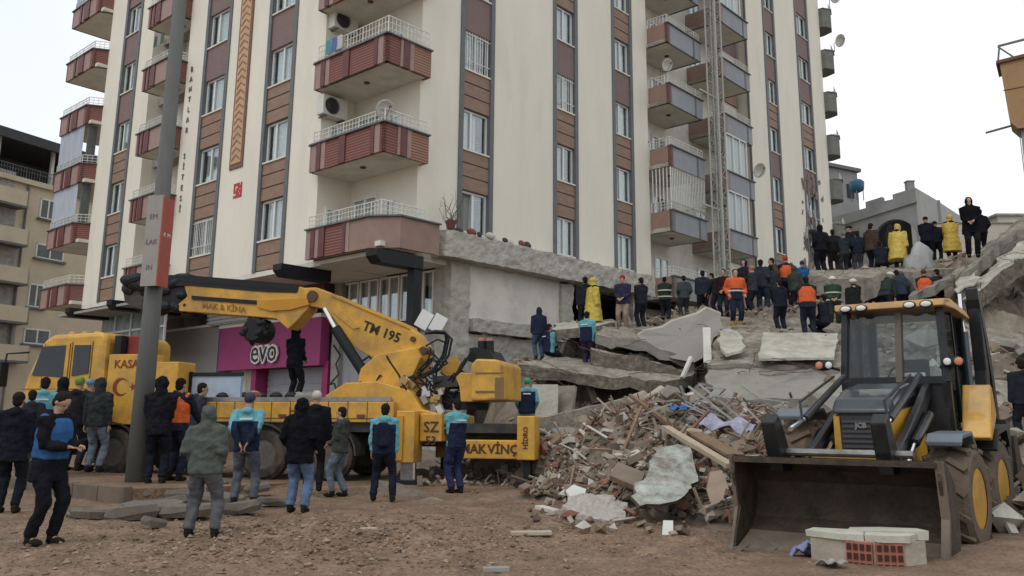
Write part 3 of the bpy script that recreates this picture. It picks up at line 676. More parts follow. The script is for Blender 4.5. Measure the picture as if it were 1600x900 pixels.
# second storey house behind the apartment block edge
p = W(1312, 275, 72); o = empty('grey_house', (p.x, p.y, 0), .5, 'small weathered grey house between the block and the arched building', 'building')
q = MB(); q.box(-3, 1.0, -1, 5, 0, p.z+.2); q.build('wall', gmat, o); q = MB(); q.box(-3.2, 1.2, -1.3, 5.2, p.z+.2, p.z+.5); q.build('roof', MT['trim'], o)
q = MB(); q.box(-.4, .4, -1.06, -1.0, p.z-2.2, p.z-1.0); q.box(-2, -1.2, -1.06, -1.0, p.z-2.2, p.z-1.0); q.build('window', MT['dark'], o)
# ================================================ tan building at the right edge
p = W(1562, 100, 30); z1 = p.z; zb_ = W(1566, 203, 30).z
tb = empty('tan_building', (p.x, p.y, 0), -.56, 'tan rendered balcony block on a grey column at the right edge', 'building')
tanm = mat('tan_render', (.36, .22, .11), .85, var=.1, scale=1.2, dirt=(.22, .13, .07), damt=.5)
fx = lambda a, c, o_: (a, o_, c)
q = MB(); q.prism([(0, z1), (.12, zb_+.3), (.35, zb_), (7, zb_-.3), (7, z1+.5)], (0, 1.3), fx, 0); q.prism([(-.12, z1), (-.1, z1+.12), (7.1, z1+.62), (7.1, z1+.5)], (-.1, 1.4), fx, 1); q.prism([(.02, (z1+zb_)/2+.25), (7, (z1+zb_)/2+.45), (7, (z1+zb_)/2+.42), (.02, (z1+zb_)/2+.22)], (-.02, 0), fx, 1)
q.build('balcony', [tanm, mat('tan_coping', (.16, .08, .05), .8)], tb)
q = MB(); q.box(.5, 7, .5, 2.5, 0, zb_+.5); q.box(.42, .8, .25, 2.4, 0, zb_-.02); q.build('wall', mat('weathered_grey', (.33, .33, .31), .9, var=.15, scale=1, dirt=(.2, .2, .19), damt=.6), tb)
q = MB(); q.bar((-.05, .05, z1+.1), (.05, .05, z1+.72), .06); q.bar((0, .05, z1+.72), (6.5, .05, z1+1.2), .07); q.bar((.0, .05, z1+.7), (.5, .05, z1+.15), .05); q.bar((3, .05, z1+.3), (3, .05, z1+.95), .05); q.build('railing', MT['trim'], tb)
q = MB(); q.tube([(-.7, .3, zb_+.1), (.6, .5, zb_+.35)], .04, 6); q.build('spout', MT['trim'], tb)
q = MB(); q.tube([(.5, .2, 4), (.42, .15, 7), (.38, .2, zb_)], .015, 5); q.build('cable', MT['trim'], tb)
# low pale building right
p = W(1545, 345, 60); o = empty('pale_building', (p.x, p.y, 0), 0, 'low pale flat roofed building behind the tilted slabs at the right', 'building')
q = MB(); q.box(-4, 9, 0, 8, 0, p.z-.2); q.box(1.2, 9, 1, 6, p.z-.2, p.z+.6); q.build('wall', mat('pale_wall', (.48, .45, .38), .9, var=.08, scale=1), o)
q = MB(); q.box(1.0, 9, .8, 6.2, p.z+.6, p.z+.75); q.box(-4.1, 9, -.1, 8.1, p.z-.2, p.z-.1); q.build('roof', MT['conc'], o)
# ================================================ ground
def sstep(a, b, x):
    t = max(0, min(1, (x-a)/(b-a))); return t*t*(3-2*t)
KA = (-10.6, 17.4); KB = (-6.75, 14.75)
def ground_z(x, y):
    z = .12*sstep(14.5, 18, y)
    z -= .12*sstep(1.5, 3.0, x)*(1-sstep(10.5, 14, y))
    z += .03*noise.noise(Vector((x*.6, y*.6, 0)))
    # churned clods, lower centre-left of the road
    c = math.exp(-(((x+2.2)/1.9)**2+((y-10.6)/1.7)**2))
    z += c*(.10+.09*noise.noise(Vector((x*4, y*4, 3)))+.05*noise.noise(Vector((x*11, y*11, 5))))
    # wheel tracks
    for t in (0, 1.1):
        d = (y-9.6-t)+.12*(x-1)-.1*math.sin(x*.8); z -= (.075+.02*math.sin(x*26+d*8))*math.exp(-(d/.17)**2)*sstep(-1.5, 0, x); z += .04*math.exp(-((abs(d)-.26)/.09)**2)*sstep(-1.5, 0, x)
    z += .04*noise.noise(Vector((x*2.3, y*2.3, 1)))+.028*noise.noise(Vector((x*7, y*7, 2)))+.007*noise.noise(Vector((x*19, y*19, 2)))
    return z
mud = mat('mud', (.24, .16, .108), .95, var=.3, scale=1.3, dirt=(.13, .088, .062), damt=.7, dscale=2.2, bump=1., bscale=14, spec=.3)
_t = mud.node_tree; _p = _t.nodes['Principled BSDF']; _L = _t.links.new     # finer grain, pale dried crust and damp patches
_tc = _t.nodes.new('ShaderNodeTexCoord'); _n = _t.nodes.new('ShaderNodeTexNoise'); _n.inputs['Scale'].default_value = 22; _n.inputs['Detail'].default_value = 8; _n.inputs['Roughness'].default_value = .75; _L(_tc.outputs['Object'], _n.inputs['Vector'])
_r = _t.nodes.new('ShaderNodeValToRGB'); _r.color_ramp.elements[0].position = .35; _r.color_ramp.elements[1].position = .65; _r.color_ramp.elements[0].color = (.55, .53, .5, 1); _r.color_ramp.elements[1].color = (1.35, 1.33, 1.3, 1); _L(_n.outputs['Fac'], _r.inputs[0])
_m = _t.nodes.new('ShaderNodeMix'); _m.data_type = 'RGBA'; _m.blend_type = 'MULTIPLY'; _m.inputs[0].default_value = 1; _L(_p.inputs['Base Color'].links[0].from_socket, _m.inputs[6]); _L(_r.outputs[0], _m.inputs[7]); _L(_m.outputs[2], _p.inputs['Base Color'])
_w = _t.nodes.new('ShaderNodeTexNoise'); _w.inputs['Scale'].default_value = .9; _w.inputs['Detail'].default_value = 4; _L(_tc.outputs['Object'], _w.inputs['Vector'])
_q = _t.nodes.new('ShaderNodeMapRange'); _q.inputs[1].default_value = .4; _q.inputs[2].default_value = .65; _q.inputs[3].default_value = .9; _q.inputs[4].default_value = .38; _L(_w.outputs['Fac'], _q.inputs[0]); _L(_q.outputs[0], _p.inputs['Roughness'])
for _b in _t.nodes:
    if _b.type == 'BUMP': _b.inputs['Distance'].default_value = .05
b = MB()
def grid(b, x0, x1, y0, y1, nx, ny, fz, mi=0):
    base = len(b.v); 
    vs = [(x0+(x1-x0)*i/nx, y0+(y1-y0)*j/ny, 0) for j in range(ny+1) for i in range(nx+1)]
    vs = [(x, y, fz(x, y)) for x, y, _ in vs]
    fs = [(j*(nx+1)+i, j*(nx+1)+i+1, (j+1)*(nx+1)+i+1, (j+1)*(nx+1)+i) for j in range(ny) for i in range(nx)]
    b.add(vs, fs, mi)
grid(b, -8, 8, 7.4, 15.4, 400, 200, ground_z)
g1 = b.build('ground', mud, smooth=True); tag(g1, kind='structure')
b = MB(); 
def far_z(x, y):
    inside = (-8 < x < 8 and 7.4 < y < 15.4)
    return (.12*sstep(14.5, 18, y))-(.25 if (-7.9 < x < 7.9 and 7.5 < y < 15.3) else .0)-.0
vs = []; xs = [-600, -200, -60, -30, -20, -14, -8, -7.9, 0, 7.9, 8, 14, 20, 30, 60, 200, 600]; ys = [-300, -40, 0, 5, 7.4, 7.5, 12, 15.3, 15.4, 16.5, 18, 22, 30, 60, 200, 900]
b.add([(x, y, far_z(x, y)-.004) for y in ys for x in xs], [(j*len(xs)+i, j*len(xs)+i+1, (j+1)*len(xs)+i+1, (j+1)*len(xs)+i) for j in range(len(ys)-1) for i in range(len(xs)-1)])
tag(b.build('ground_far', mud), kind='structure')
# raised pavement with kerb on the left
kd = Vector((KB[0]-KA[0], KB[1]-KA[1], 0)); kL = kd.length; kd.normalize(); kn = Vector((-kd.y, kd.x, 0))
kyaw = math.atan2(kd.y, kd.x)
b = MB(); b.add([(0, .16, .0), (kL+.1, .16, 0), (kL+.6, 1.2, 0), (kL+.4, 3.5, 0), (-20, 3.5, 0), (-20, .16, 0), (0, .16, .24), (kL+.1, .16, .24), (kL+.6, 1.2, .22), (kL+.2, 3.4, .16), (-20, 3.5, .24), (-20, .16, .24)],
    [(0, 1, 2, 3, 4, 5), (6, 7, 8, 9, 10, 11), (0, 1, 7, 6), (1, 2, 8, 7), (2, 3, 9, 8), (3, 4, 10, 9), (4, 5, 11, 10), (5, 0, 6, 11)])
o = b.build('pavement', mud); o.location = (KA[0], KA[1], 0); o.rotation_euler = (0, 0, kyaw); tag(o, kind='structure')
kst = empty('kerb', (KA[0], KA[1], 0), kyaw, 'row of brown concrete kerb stones edging the raised pavement behind the man with the phone', 'kerb'); 
for i in range(-14, 6):
    b = MB(); x0 = i*.8; b.box(x0+.01, x0+.79, 0, .16, -.05, .27+.01*(i % 2)); q = b.build('kerb_stone', mat('kerb_conc', (.15, .115, .085), .9, var=.2, scale=2, dirt=(.07, .055, .045), damt=.6, bump=.3), kst, bevel=.02)
# broken asphalt and kerb slabs at the end of the pavement
asph = mat('old_asphalt', (.16, .135, .11), .92, var=.25, scale=3, dirt=(.07, .055, .045), damt=.6, bump=.6, bscale=25)
def chunk_mesh(name, sx, sy, sz, m, seed, n=9):
    rnd = random.Random(seed); b = MB(); ang = sorted(rnd.uniform(0, 2*math.pi) for _ in range(n)); ang = [2*math.pi*i/n+rnd.uniform(-.25, .25) for i in range(n)]
    rad = [rnd.uniform(.7, 1.1) for _ in range(n)]
    top = [(math.cos(a)*r*sx/2*.93, math.sin(a)*r*sy/2*.93, sz/2+rnd.uniform(-.1, .1)*sz) for a, r in zip(ang, rad)]
    mid = [(math.cos(a)*r*sx/2*1.05, math.sin(a)*r*sy/2*1.05, rnd.uniform(-.2, .3)*sz) for a, r in zip(ang, rad)]
    bot = [(math.cos(a)*r*sx/2*.9, math.sin(a)*r*sy/2*.9, -sz/2) for a, r in zip(ang, rad)]
    b.loft([bot, mid, top]); return b.build(name, m)
random.seed(21)
K = [(165, 798, .9, .5, .1), (205, 800, .8, .55, .13), (245, 796, 1.0, .6, .14), (262, 782, .9, .5, .12), (225, 775, .7, .4, .1), (290, 776, .9, .5, .12), (350, 778, 1.0, .55, .12), (375, 795, .7, .5, .12), (400, 770, .6, .4, .1), (130, 797, .55, .2, .05), (240, 815, .35, .25, .08), (300, 800, .8, .5, .12), (330, 765, .8, .5, .1), (425, 782, .5, .4, .08)]
for i, (u, v, sx, sy, sz) in enumerate(K):
    o = chunk_mesh('asphalt_slab', sx, sy, sz*1.3, asph, i+50); p = G(u, v, .1); o.location = (p.x, p.y, ground_z(p.x, p.y)+.06+.03*(i % 3)); o.rotation_euler = (random.uniform(-.16, .16), random.uniform(-.16, .16), random.uniform(-.5, .5))
    tag(o, 'broken slab of muddy asphalt heaved up at the end of the kerb', 'paving slab', 'broken asphalt slabs beside the kerb end')
# clods and pebbles on the mud (uncountable)
random.seed(4); b = MB()
def rock(b, c, r, mi=0, sq=.6):
    M = rot(random.uniform(0, 360), random.uniform(0, 360), random.uniform(0, 360)); vs = []
    base = [(1,0,0),(-1,0,0),(0,1,0),(0,-1,0),(0,0,1),(0,0,-1)]
    pts = [Vector(q)*r*random.uniform(.6, 1.15) for q in base]; pts = [M@p for p in pts]; pts = [Vector(c)+Vector((p.x, p.y, p.z*sq)) for p in pts]
    b.add(pts, [(0,2,4),(2,1,4),(1,3,4),(3,0,4),(2,0,5),(1,2,5),(3,1,5),(0,3,5)], mi)
for i in range(5000):
    if i % 3: x, y = random.gauss(-2.3, 1.6), random.gauss(10.4, 1.2); r = abs(random.gauss(0, .02))+.01
    else: x, y = random.uniform(-7.5, 4.5), random.uniform(8.2, 17); r = abs(random.gauss(0, .014))+.008
    if y < 7.9: continue
    rock(b, (x, y, ground_z(x, y)+r*.15), r, random.choice((0, 0, 1, 2)))
tag(b.build('mud_clods', [mud, mat('clod_dark', (.17, .12, .085), .95, var=.3), mat('clod_pale', (.29, .215, .155), .95, var=.2)]), 'clods and pebbles churned up across the muddy road', 'clods', kind='stuff')
for (u, v, L, col) in ((575, 845, .2, (.42, .36, .3)), (830, 838, .5, (.42, .36, .29)), (775, 893, .25, (.3, .28, .26)), (105, 772, .3, (.6, .6, .6))):
    p = G(u, v); q = MB(); q.box(-L/2, L/2, -L*.13, L*.13, 0, .05); o = q.build('litter_board' if L > .25 else 'stone', mat('litter%d' % u, col, .9, var=.15, bump=.4), bevel=.01); o.location = (p.x, p.y, ground_z(p.x, p.y)); o.rotation_euler = (0, 0, .15)
    tag(o, {575: 'pale stone lying among the churned clods', 830: 'thin whitish strip of board lying on the open mud', 775: 'grey scrap at the bottom edge of the picture', 105: 'white scrap lying by the kerb near the man with the phone'}[u], 'litter')
# ================================================ lamp post with vertical sign
pp = G(213, 748, .28)
lp = empty('lamp_post', (pp.x, pp.y, .2), 0, 'thick grey concrete lamp post rising from the left pavement', 'lamp post')
b = MB(); b.tube([(0, 0, -.1), (0, 0, 3), (0, 0, 11.5)], [.2, .165, .115], 16); b.build('pole', mat('post_grey', (.125, .128, .12), .85, var=.12, scale=2, dirt=(.09, .085, .075), damt=.6, dscale=1.5, stretch=(1, 1, .3), bump=.2), lp, smooth=True)
b = MB(); b.tube([(0, 0, 11.4), (0, -.6, 11.9), (0, -1.8, 12.1)], [.06, .05, .05], 8); b.build('arm', MT['trim'], lp)
b = MB(); b.tube([(0, -1.6, 12.1), (0, -2.3, 12.15)], [.16, .1], 8); b.build('lamp_head', MT['trim'], lp)
s = empty('vertical_sign', (pp.x+.1, pp.y-.34, 3.85), math.radians(-14), 'worn vertical sign box with white and red faces fixed to the lamp post', 'sign')
b = MB(); b.box(-.24, .1, -.02, .02, 0, 1.78, 0); b.box(.1, .13, -.02, .3, 0, 1.74, 1); b.box(-.22, .09, .03, .28, .03, 1.74, 2)
b.build('sign_box', [mat('sign_white', (.30, .275, .255), .6, var=.1, dirt=(.25, .2, .18), damt=.5), mat('sign_red', (.33, .07, .05), .55, var=.12, dirt=(.2, .08, .06), damt=.5), MT['trim']], s)
for i, ch in enumerate(('EM', 'LAK', 'IN')):
    text_mesh('lettering', ch, .14, mat('sign_ink', (.12, .10, .10), .7), Matrix(((1, 0, 0, -.07), (0, 0, -1, -.023), (0, 1, 0, 1.35-i*.5), (0, 0, 0, 1))), s, .003)
text_mesh('lettering', 'K M', .12, MT['white'], Matrix(((0, 0, 1, .135), (1, 0, 0, .14), (0, 1, 0, 1.0), (0, 0, 0, 1))), s, .003)
# ================================================ people
cloud = bpy.data.textures.new('folds', 'CLOUDS'); cloud.noise_scale = .1; cloud.noise_depth = 3
TJ = None
def cloth(c, rough=.92):
    return mat('cloth_%d_%d_%d' % tuple(int(x*255) for x in c), c, rough, var=.3, scale=7, bump=.4, bscale=45, spec=.08)
def cloth_two(top, low, zc, yk, sleeve=.2, band=None):
    """two-colour jacket: yoke and sleeves in one colour, body in another, split at height zc"""
    nm = 'cloth2_%d_%d_%d' % (int(top[0]*999+top[1]*99), int(low[2]*999), int(zc*100))
    if nm in _mc: return _mc[nm]
    m = mat(nm, top, .92, var=.15, scale=7, bump=.4, bscale=45, spec=.08); t = m.node_tree; L = t.links.new; p = t.nodes['Principled BSDF']
    src = p.inputs['Base Color'].links[0].from_socket
    tc = t.nodes.new('ShaderNodeTexCoord'); sp = t.nodes.new('ShaderNodeSeparateXYZ'); L(tc.outputs['Object'], sp.inputs[0])
    def mth(op, a, b_):
        n = t.nodes.new('ShaderNodeMath'); n.operation = op
        for i, q in enumerate((a, b_)):
            if isinstance(q, (int, float)): n.inputs[i].default_value = q
            elif q is not None: L(q, n.inputs[i])
        return n.outputs[0]
    f = mth('MULTIPLY', mth('LESS_THAN', sp.outputs[2], zc), mth('LESS_THAN', mth('ABSOLUTE', sp.outputs[0], None), sleeve))
    x = t.nodes.new('ShaderNodeMix'); x.data_type = 'RGBA'; L(f, x.inputs[0]); L(src, x.inputs[6]); x.inputs[7].default_value = tuple(low)+(1,)
    L(x.outputs[2], p.inputs['Base Color']); return m
skin = mat('skin', (.42, .25, .17), .6, var=.06, scale=12)
def ik(a, b, l1, l2, pole):
    d = b-a; L = min(d.length, (l1+l2)*.998); d.normalize(); b = a+d*L
    x = (l1*l1-l2*l2+L*L)/(2*L); h = math.sqrt(max(0, l1*l1-x*x)); p = pole-d*pole.dot(d); p.normalize()
    return a+d*x+p*h, b
def remesh(o, vox, folds=0., sm=2, fs=None):
    r = o.modifiers.new('r', 'REMESH'); r.mode = 'VOXEL'; r.voxel_size = vox; r.use_smooth_shade = True
    s = o.modifiers.new('s', 'SMOOTH'); s.factor = .6; s.iterations = sm
    if folds: d = o.modifiers.new('d', 'DISPLACE'); d.texture = cloud; d.strength = folds; d.mid_level = .5; d.texture_coords = 'LOCAL'
def ering(c, rx, ry, ax, ay, n=14):
    return [Vector(c)+ax*(rx*math.cos(2*math.pi*k/n))+ay*(ry*math.sin(2*math.pi*k/n)) for k in range(n)]
HANDS = dict(down=((.25, .03, .82), (.25, .03, .82)), pocket=((.2, .11, .98), (.2, .11, .98)), phone=((.04, .33, 1.17), (.08, .32, 1.14)),
  front=((.07, .22, 1.02), (.07, .22, 1.0)), back=((.06, -.17, .98), (.06, -.17, .98)), reach=((.16, .52, 1.5), (.2, .5, 1.3)), one_reach=((.2, .55, 1.5), (.25, .05, .82)),
  hips=((.24, .08, 1.02), (.24, .08, 1.02)), fold=((.02, .23, 1.22), (.02, .23, 1.2)), carry=((.18, .35, .95), (.18, .35, .95)), face=((.06, .14, 1.5), (.25, .03, .82)))
NP = [0]
def person(label, loc, face, h=1.75, jacket=(.02, .022, .03), pants=(.03, .03, .04), shoes=(.02, .018, .016), head='hair', hc=(.02, .015, .012), arms='down', lean=0, turn=0, nod=0, stance=(.1, .12, 0, 0), crouch=0, near=False, coat=0., hood_down=True, vest=None, group=None, fat=1.1, jmat=None, boots=None, poncho=None, bands=None, bag=None, sit=False, gloves=None, hem=None):
    NP[0] += 1; s = h/1.75; rnd = random.Random(NP[0]*13)
    V = Vector
    pz = (.93-crouch)*1.0
    Rl = Matrix.Rotation(math.radians(-lean), 3, 'X'); Rt = Matrix.Rotation(math.radians(turn), 3, 'Z'); Pv = V((0, 0, pz))
    def U(x, y, z): return (Pv+Rt@(Rl@V((x, y, z-.93))))*s
    axu = Rt@V((1, 0, 0)); ayu = Rt@(Rl@V((0, 1, 0)))
    def lowp(x, y, z): return V((x, y, z))*s
    # legs
    hipw = .095; knees = []; ankles = []
    for i, sg in enumerate((-1, 1)):
        hip = lowp(sg*hipw, 0, pz-.02); ank = lowp(sg*stance[i], stance[2+i], .09)
        kn, an = ik(hip, ank, .43*s, .435*s, V((sg*.15, 1, 0))); knees.append((hip, kn, an))
    # arms
    hs = HANDS[arms]; armsj = []
    for i, sg in enumerate((-1, 1)):
        sh = U(sg*.185, 0, 1.425); x, y, z = hs[i]; j = rnd.uniform(-.02, .02); hd = U(sg*x+j, y+j, z+j)
        el, wr = ik(sh, hd, .29*s, .265*s, (Rt@V((sg*.5, -1, -.3)))); armsj.append((sh, el, wr))
    hdc = U(0, .015, 1.625); Rh = Rt@Rl@Matrix.Rotation(math.radians(-nod+lean*.5), 3, 'X')
    # ---- body
    b = MB(); T = lambda pts, r, n=10: b.tube(pts, [q*s for q in r], n)
    b.ell(hdc+Rh@V((0, 0, .035*s)), (.076*s, .096*s, .088*s), Rh, 16, 12); b.ell(hdc+Rh@V((0, .022*s, -.045*s)), (.056*s, .07*s, .078*s), Rh, 14, 10)
    b.ell(hdc+Rh@V((0, .095*s, -.01*s)), (.013*s, .02*s, .024*s), Rh, 8, 6); b.ell(hdc+Rh@V((0, .083*s, .032*s)), (.045*s, .014*s, .01*s), Rh, 8, 6)
    b.ell(hdc+Rh@V((0, .083*s, -.06*s)), (.024*s, .012*s, .01*s), Rh, 8, 6); b.ell(hdc+Rh@V((0, .07*s, -.1*s)), (.025*s, .02*s, .02*s), Rh, 8, 6)
    for sg in (-1, 1): b.ell(hdc+Rh@V((sg*.077*s, -.005*s, 0)), (.012*s, .02*s, .032*s), Rh, 8, 6)
    T([U(0, -.02, 1.42), U(0, 0, 1.5), hdc+Rh@V((0, -.015*s, -.05*s))], [.06, .054, .052])
    b.loft([ering(U(0, 0, z), rx*s, ry*s, axu, ayu) for z, rx, ry in ((.86, .15, .1), (1.0, .145, .1), (1.12, .135, .095), (1.3, .16, .11), (1.42, .16, .08), (1.47, .06, .05))])
    for hip, kn, an in knees:
        T([hip, hip.lerp(kn, .5), kn, kn.lerp(an, .4), an], [.08, .07, .052, .05, .035]); T([an, an+V((0, .06, -.04))*s, an+V((0, .15, -.06))*s], [.04, .035, .025])
    fingers = MB()
    for i, (sh, el, wr) in enumerate(armsj):
        sg = (-1, 1)[i]; T([sh, sh.lerp(el, .5), el, el.lerp(wr, .4), wr], [.05, .044, .037, .036, .026])
        d = (wr-el).normalized(); sd = d.cross(V((0, 0, 1)))
        if sd.length < .3: sd = V((0, 1, 0))
        sd.normalize(); nn = d.cross(sd)
        pc = wr+d*.045*s; Mh = Matrix((sd, d, nn)).transposed(); b.ell(pc, (.042*s, .055*s, .017*s), Mh, 10, 8)
        for k in range(4):
            base = wr+d*.075*s+sd*(-.03+.02*k)*s; ln = (.062, .075, .07, .055)[k]*s; cur = nn*(-1 if nn.dot(V((0, 0, 1))) > 0 else 1)
            p1 = base+d*ln*.45+cur*.006*s; p2 = p1+(d*.8+cur*.6).normalized()*ln*.35; p3 = p2+(d*.5+cur*.9).normalized()*ln*.3
            fingers.tube([base-d*.02*s, base, p1, p2, p3], [.0095*s, .0095*s, .009*s, .008*s, .006*s], 6)
        tb_ = wr+d*.03*s+sd*.035*s; q1 = tb_+(sd*.7+d*.8).normalized()*.035*s; fingers.tube([tb_-sd*.015*s, tb_, q1, q1+(d+sd*.2).normalized()*.03*s], [.012*s, .0115*s, .0105*s, .007*s], 6)
    body = b.build('person', skin, smooth=True); remesh(body, .013 if near else .02)
    body.location = loc; body.rotation_euler = (0, 0, face); tag(body, label, 'person', group)
    fg = fingers.build('hand_fingers', gloves and cloth(gloves) or skin, body, smooth=True)
    e = MB()
    for sg in (-1, 1): e.ell(hdc+Rh@V((sg*.031*s, .083*s, .012*s)), (.012*s, .007*s, .006*s), Rh, 8, 6)
    e.build('eyes', MT['black'], body)
    # ---- trousers
    b = MB(); cp = cloth(pants)
    b.loft([ering(lowp(0, 0, z+(pz-.93)), rx*s*fat, ry*s*fat, V((1, 0, 0)), V((0, 1, 0))) for z, rx, ry in ((.8, .13, .105), (.88, .175, .125), (.98, .168, .12), (1.06, .155, .11))])
    zb_ = .3 if boots else .06
    for hip, kn, an in knees:
        T2 = [hip+V((0, 0, -.02*s)), hip.lerp(kn, .5), kn, kn.lerp(an, .5), an+V((0, -.005, .02 if not boots else .16))*s]; b.tube(T2, [q*s*fat for q in (.1, .088, .07, .064, .06)], 12)
    o = b.build('trousers', cp, body, smooth=True); remesh(o, .016 if near else .026, .05 if near else .02)
    for hip, kn, an in knees:
        b = MB(); b.ell(an+V((0, .055, -.05))*s, (.05*s, .135*s, .045*s), None, 12, 8); b.tube([an+V((0, 0, -.05))*s, an+V((0, 0, .03 if not boots else .22))*s], [.052*s, .056*s if not boots else .075*s], 10)
        o = b.build('boot' if boots else 'shoe', cloth(boots or shoes), body, smooth=True)
    # ---- jacket
    b = MB(); z0 = hem if hem is not None else .84-coat
    f = fat; hz = [(z0, .188+coat*.12, .14+coat*.1), (z0+.05, .192+coat*.08, .145+coat*.08), (1.0, .182, .135), (1.12, .178, .132), (1.28, .195, .138), (1.4, .2, .118), (1.46, .14, .1), (1.5, .075, .075)]
    rings = []
    for z, rx, ry in hz:
        if z <= .93: rings.append(ering(lowp(0, -.0, pz-.93+z) if not lean else (U(0, 0, z) if z > .8 else lowp(0, 0, pz-.93+z)), rx*s*f, ry*s*f, V((1, 0, 0)), V((0, 1, 0))))
        else: rings.append(ering(U(0, 0, z), rx*s*f, ry*s*f, axu, ayu))
    b.loft(rings)
    for i, (sh, el, wr) in enumerate(armsj):
        d = (wr-el).normalized(); b.tube([U((-1, 1)[i]*.13, 0, 1.42), sh, sh.lerp(el, .5), el, el.lerp(wr, .5), wr-d*.01*s], [q*s*f for q in (.085, .085, .072, .064, .056, .047)], 12)
    if head == 'hood': 
        b.ell(hdc+Rh@V((0, -.028*s, .02*s)), (.108*s, .112*s, .138*s), Rh, 14, 10); b.tube([U(0, -.03, 1.44), hdc+Rh@V((0, -.03*s, -.06*s))], [.1*s, .095*s], 12)
    elif hood_down: b.ell(U(0, -.085, 1.47), (.11*s, .07*s, .07*s), None, 12, 8)
    else: b.tube([U(0, 0, 1.44), U(0, .0, 1.53)], [.085*s, .07*s], 12)
    jm = jmat or cloth(jacket)
    o = b.build('jacket', jm, body, smooth=True); remesh(o, .014 if near else .024, .06 if near else .03, 2)
    for zb_ in (bands or ()):
        b = MB(); b.loft([ering(U(0, 0, zb_+dz_), (.2 if zb_ > 1.1 else .205)*s*f+.008, (.148)*s*f+.008, axu, ayu) for dz_ in (-.022, .022)], cap=False); b.build('reflective_band', mat('band_grey', (.5, .52, .42), .5), body)
    if jm is TJ and not lean:
        b = MB(); b.obox(U(0, -.152*f, 1.35), (.2*s, .012, .028), Rt); b.build('back_lettering', MT['white'], body)
    if bag:
        b = MB(); b.loft([ering(U(0, -.2, z), rx*s, .09*s, axu, ayu) for z, rx in ((.98, .1), (1.02, .15), (1.2, .155), (1.36, .13), (1.41, .07))]); o2 = b.build('backpack', cloth(bag), body, smooth=True); remesh(o2, .018, .03)
    if vest:
        b = MB(); b.loft([ering(U(0, 0, z), rx*s*f, ry*s*f, axu, ayu) for z, rx, ry in ((.98, .195, .15), (1.15, .193, .148), (1.3, .207, .152), (1.42, .17, .125), (1.46, .12, .1))])
        if near: 
            for i, (sh, el, wr) in enumerate(armsj): b.ell(sh, (.06*s, .08*s, .08*s), None, 10, 8)
        o = b.build('vest', cloth(vest), body, smooth=True); remesh(o, .018 if near else .026, .02)
    if poncho:
        b = MB(); b.loft([ering(U(0, 0, z), rx*s, ry*s, axu, ayu, 18) for z, rx, ry in ((.38, .33, .29), (.7, .3, .26), (1.0, .25, .22), (1.25, .27, .2), (1.4, .24, .16), (1.5, .13, .12))]+[ering(hdc+Rh@V((0, -.02*s, z*s)), r*s, r*1.08*s, Rh@V((1, 0, 0)), Rh@V((0, 1, 0)), 18) for z, r in ((-.06, .105), (.03, .115), (.1, .09), (.14, .04))])
        for i, (sh, el, wr) in enumerate(armsj): b.tube([sh, el, wr], [.12*s, .11*s, .1*s], 12)
        o = b.build('raincoat', poncho, body, smooth=True); remesh(o, .022, .05, 1)
    # ---- head wear
    if head in ('hair', 'cap', 'beanie', 'helmet', 'wrap'):
        b = MB()
        if head == 'hair': b.ell(hdc+Rh@V((0, -.018*s, .05*s)), (.086*s, .098*s, .09*s), Rh, 14, 10); b.ell(hdc+Rh@V((0, -.05*s, -.01*s)), (.074*s, .06*s, .08*s), Rh, 12, 8)
        elif head == 'beanie': b.ell(hdc+Rh@V((0, -.012*s, .058*s)), (.09*s, .107*s, .095*s), Rh, 14, 10)
        elif head == 'cap': b.ell(hdc+Rh@V((0, -.01*s, .06*s)), (.088*s, .102*s, .078*s), Rh, 14, 10); b.ell(hdc+Rh@V((0, .11*s, .05*s)), (.06*s, .07*s, .01*s), Rh, 12, 6)
        elif head == 'wrap': b.ell(hdc+Rh@V((0, -.01*s, .05*s)), (.095*s, .105*s, .1*s), Rh, 14, 10); b.tube([U(0, 0, 1.46), hdc+Rh@V((0, 0, -.06*s))], [.1*s, .09*s], 12)
        else: b.ell(hdc+Rh@V((0, -.01*s, .06*s)), (.125*s, .15*s, .105*s), Rh, 16, 10); b.ell(hdc+Rh@V((0, 0, .035*s)), (.15*s, .18*s, .014*s), Rh, 18, 6)
        b.build({'hair': 'hair', 'beanie': 'woolly_hat', 'cap': 'cap', 'wrap': 'head_scarf', 'helmet': 'helmet'}[head], mat('helmet_%d' % int(hc[0]*99), hc, .35) if head == 'helmet' else cloth(hc), body, smooth=True)
    return body
BACK = 0.0; FRONT = math.pi; LEFT = math.pi/2; RIGHT = -math.pi/2
teal = (.13, .34, .385); navy = (.018, .024, .05); black = (.013, .014, .018); jeans = (.075, .10, .155); greyj = (.10, .11, .10)
TJ = cloth_two(teal, navy, 1.27, 0, .2)
def gp(u, v, z=None, zz=0.):
    p = G(u, v, zz); return (p.x, p.y, ground_z(p.x, p.y) if z is None else z)
def hpx(u, v, top, zz=0.):      # real height that spans v..top at that foot point
    p = G(u, v, zz); q = onplane(u, top, (0, p.y, 0), (0, 1, 0)); return q.z-zz
def onpost(u, v, z): p = G(u, v, z); return (p.x, p.y, z)
def P_(u, v, top, zz, label, face, **k):
    p = G(u, v, zz); h = hpx(u, v, top, zz); h = max(1.5, min(1.95, h)) if not k.get('crouch') else 1.72
    print('person', u, v, 'y %.1f h %.2f' % (p.y, h)); return person(label, (p.x, p.y, ground_z(p.x, p.y) if zz == 0 else zz), math.radians(face), h, **k)
P_(62, 852, 612, 0, 'man in royal blue vest over dark jacket looking down at a phone, far left foreground', -105, jacket=black, vest=(.035, .11, .27), pants=(.012, .012, .016), head='hair', arms='phone', nod=32, lean=6, near=True, stance=(.1, .1, .06, -.06), coat=.12, fat=1.15)
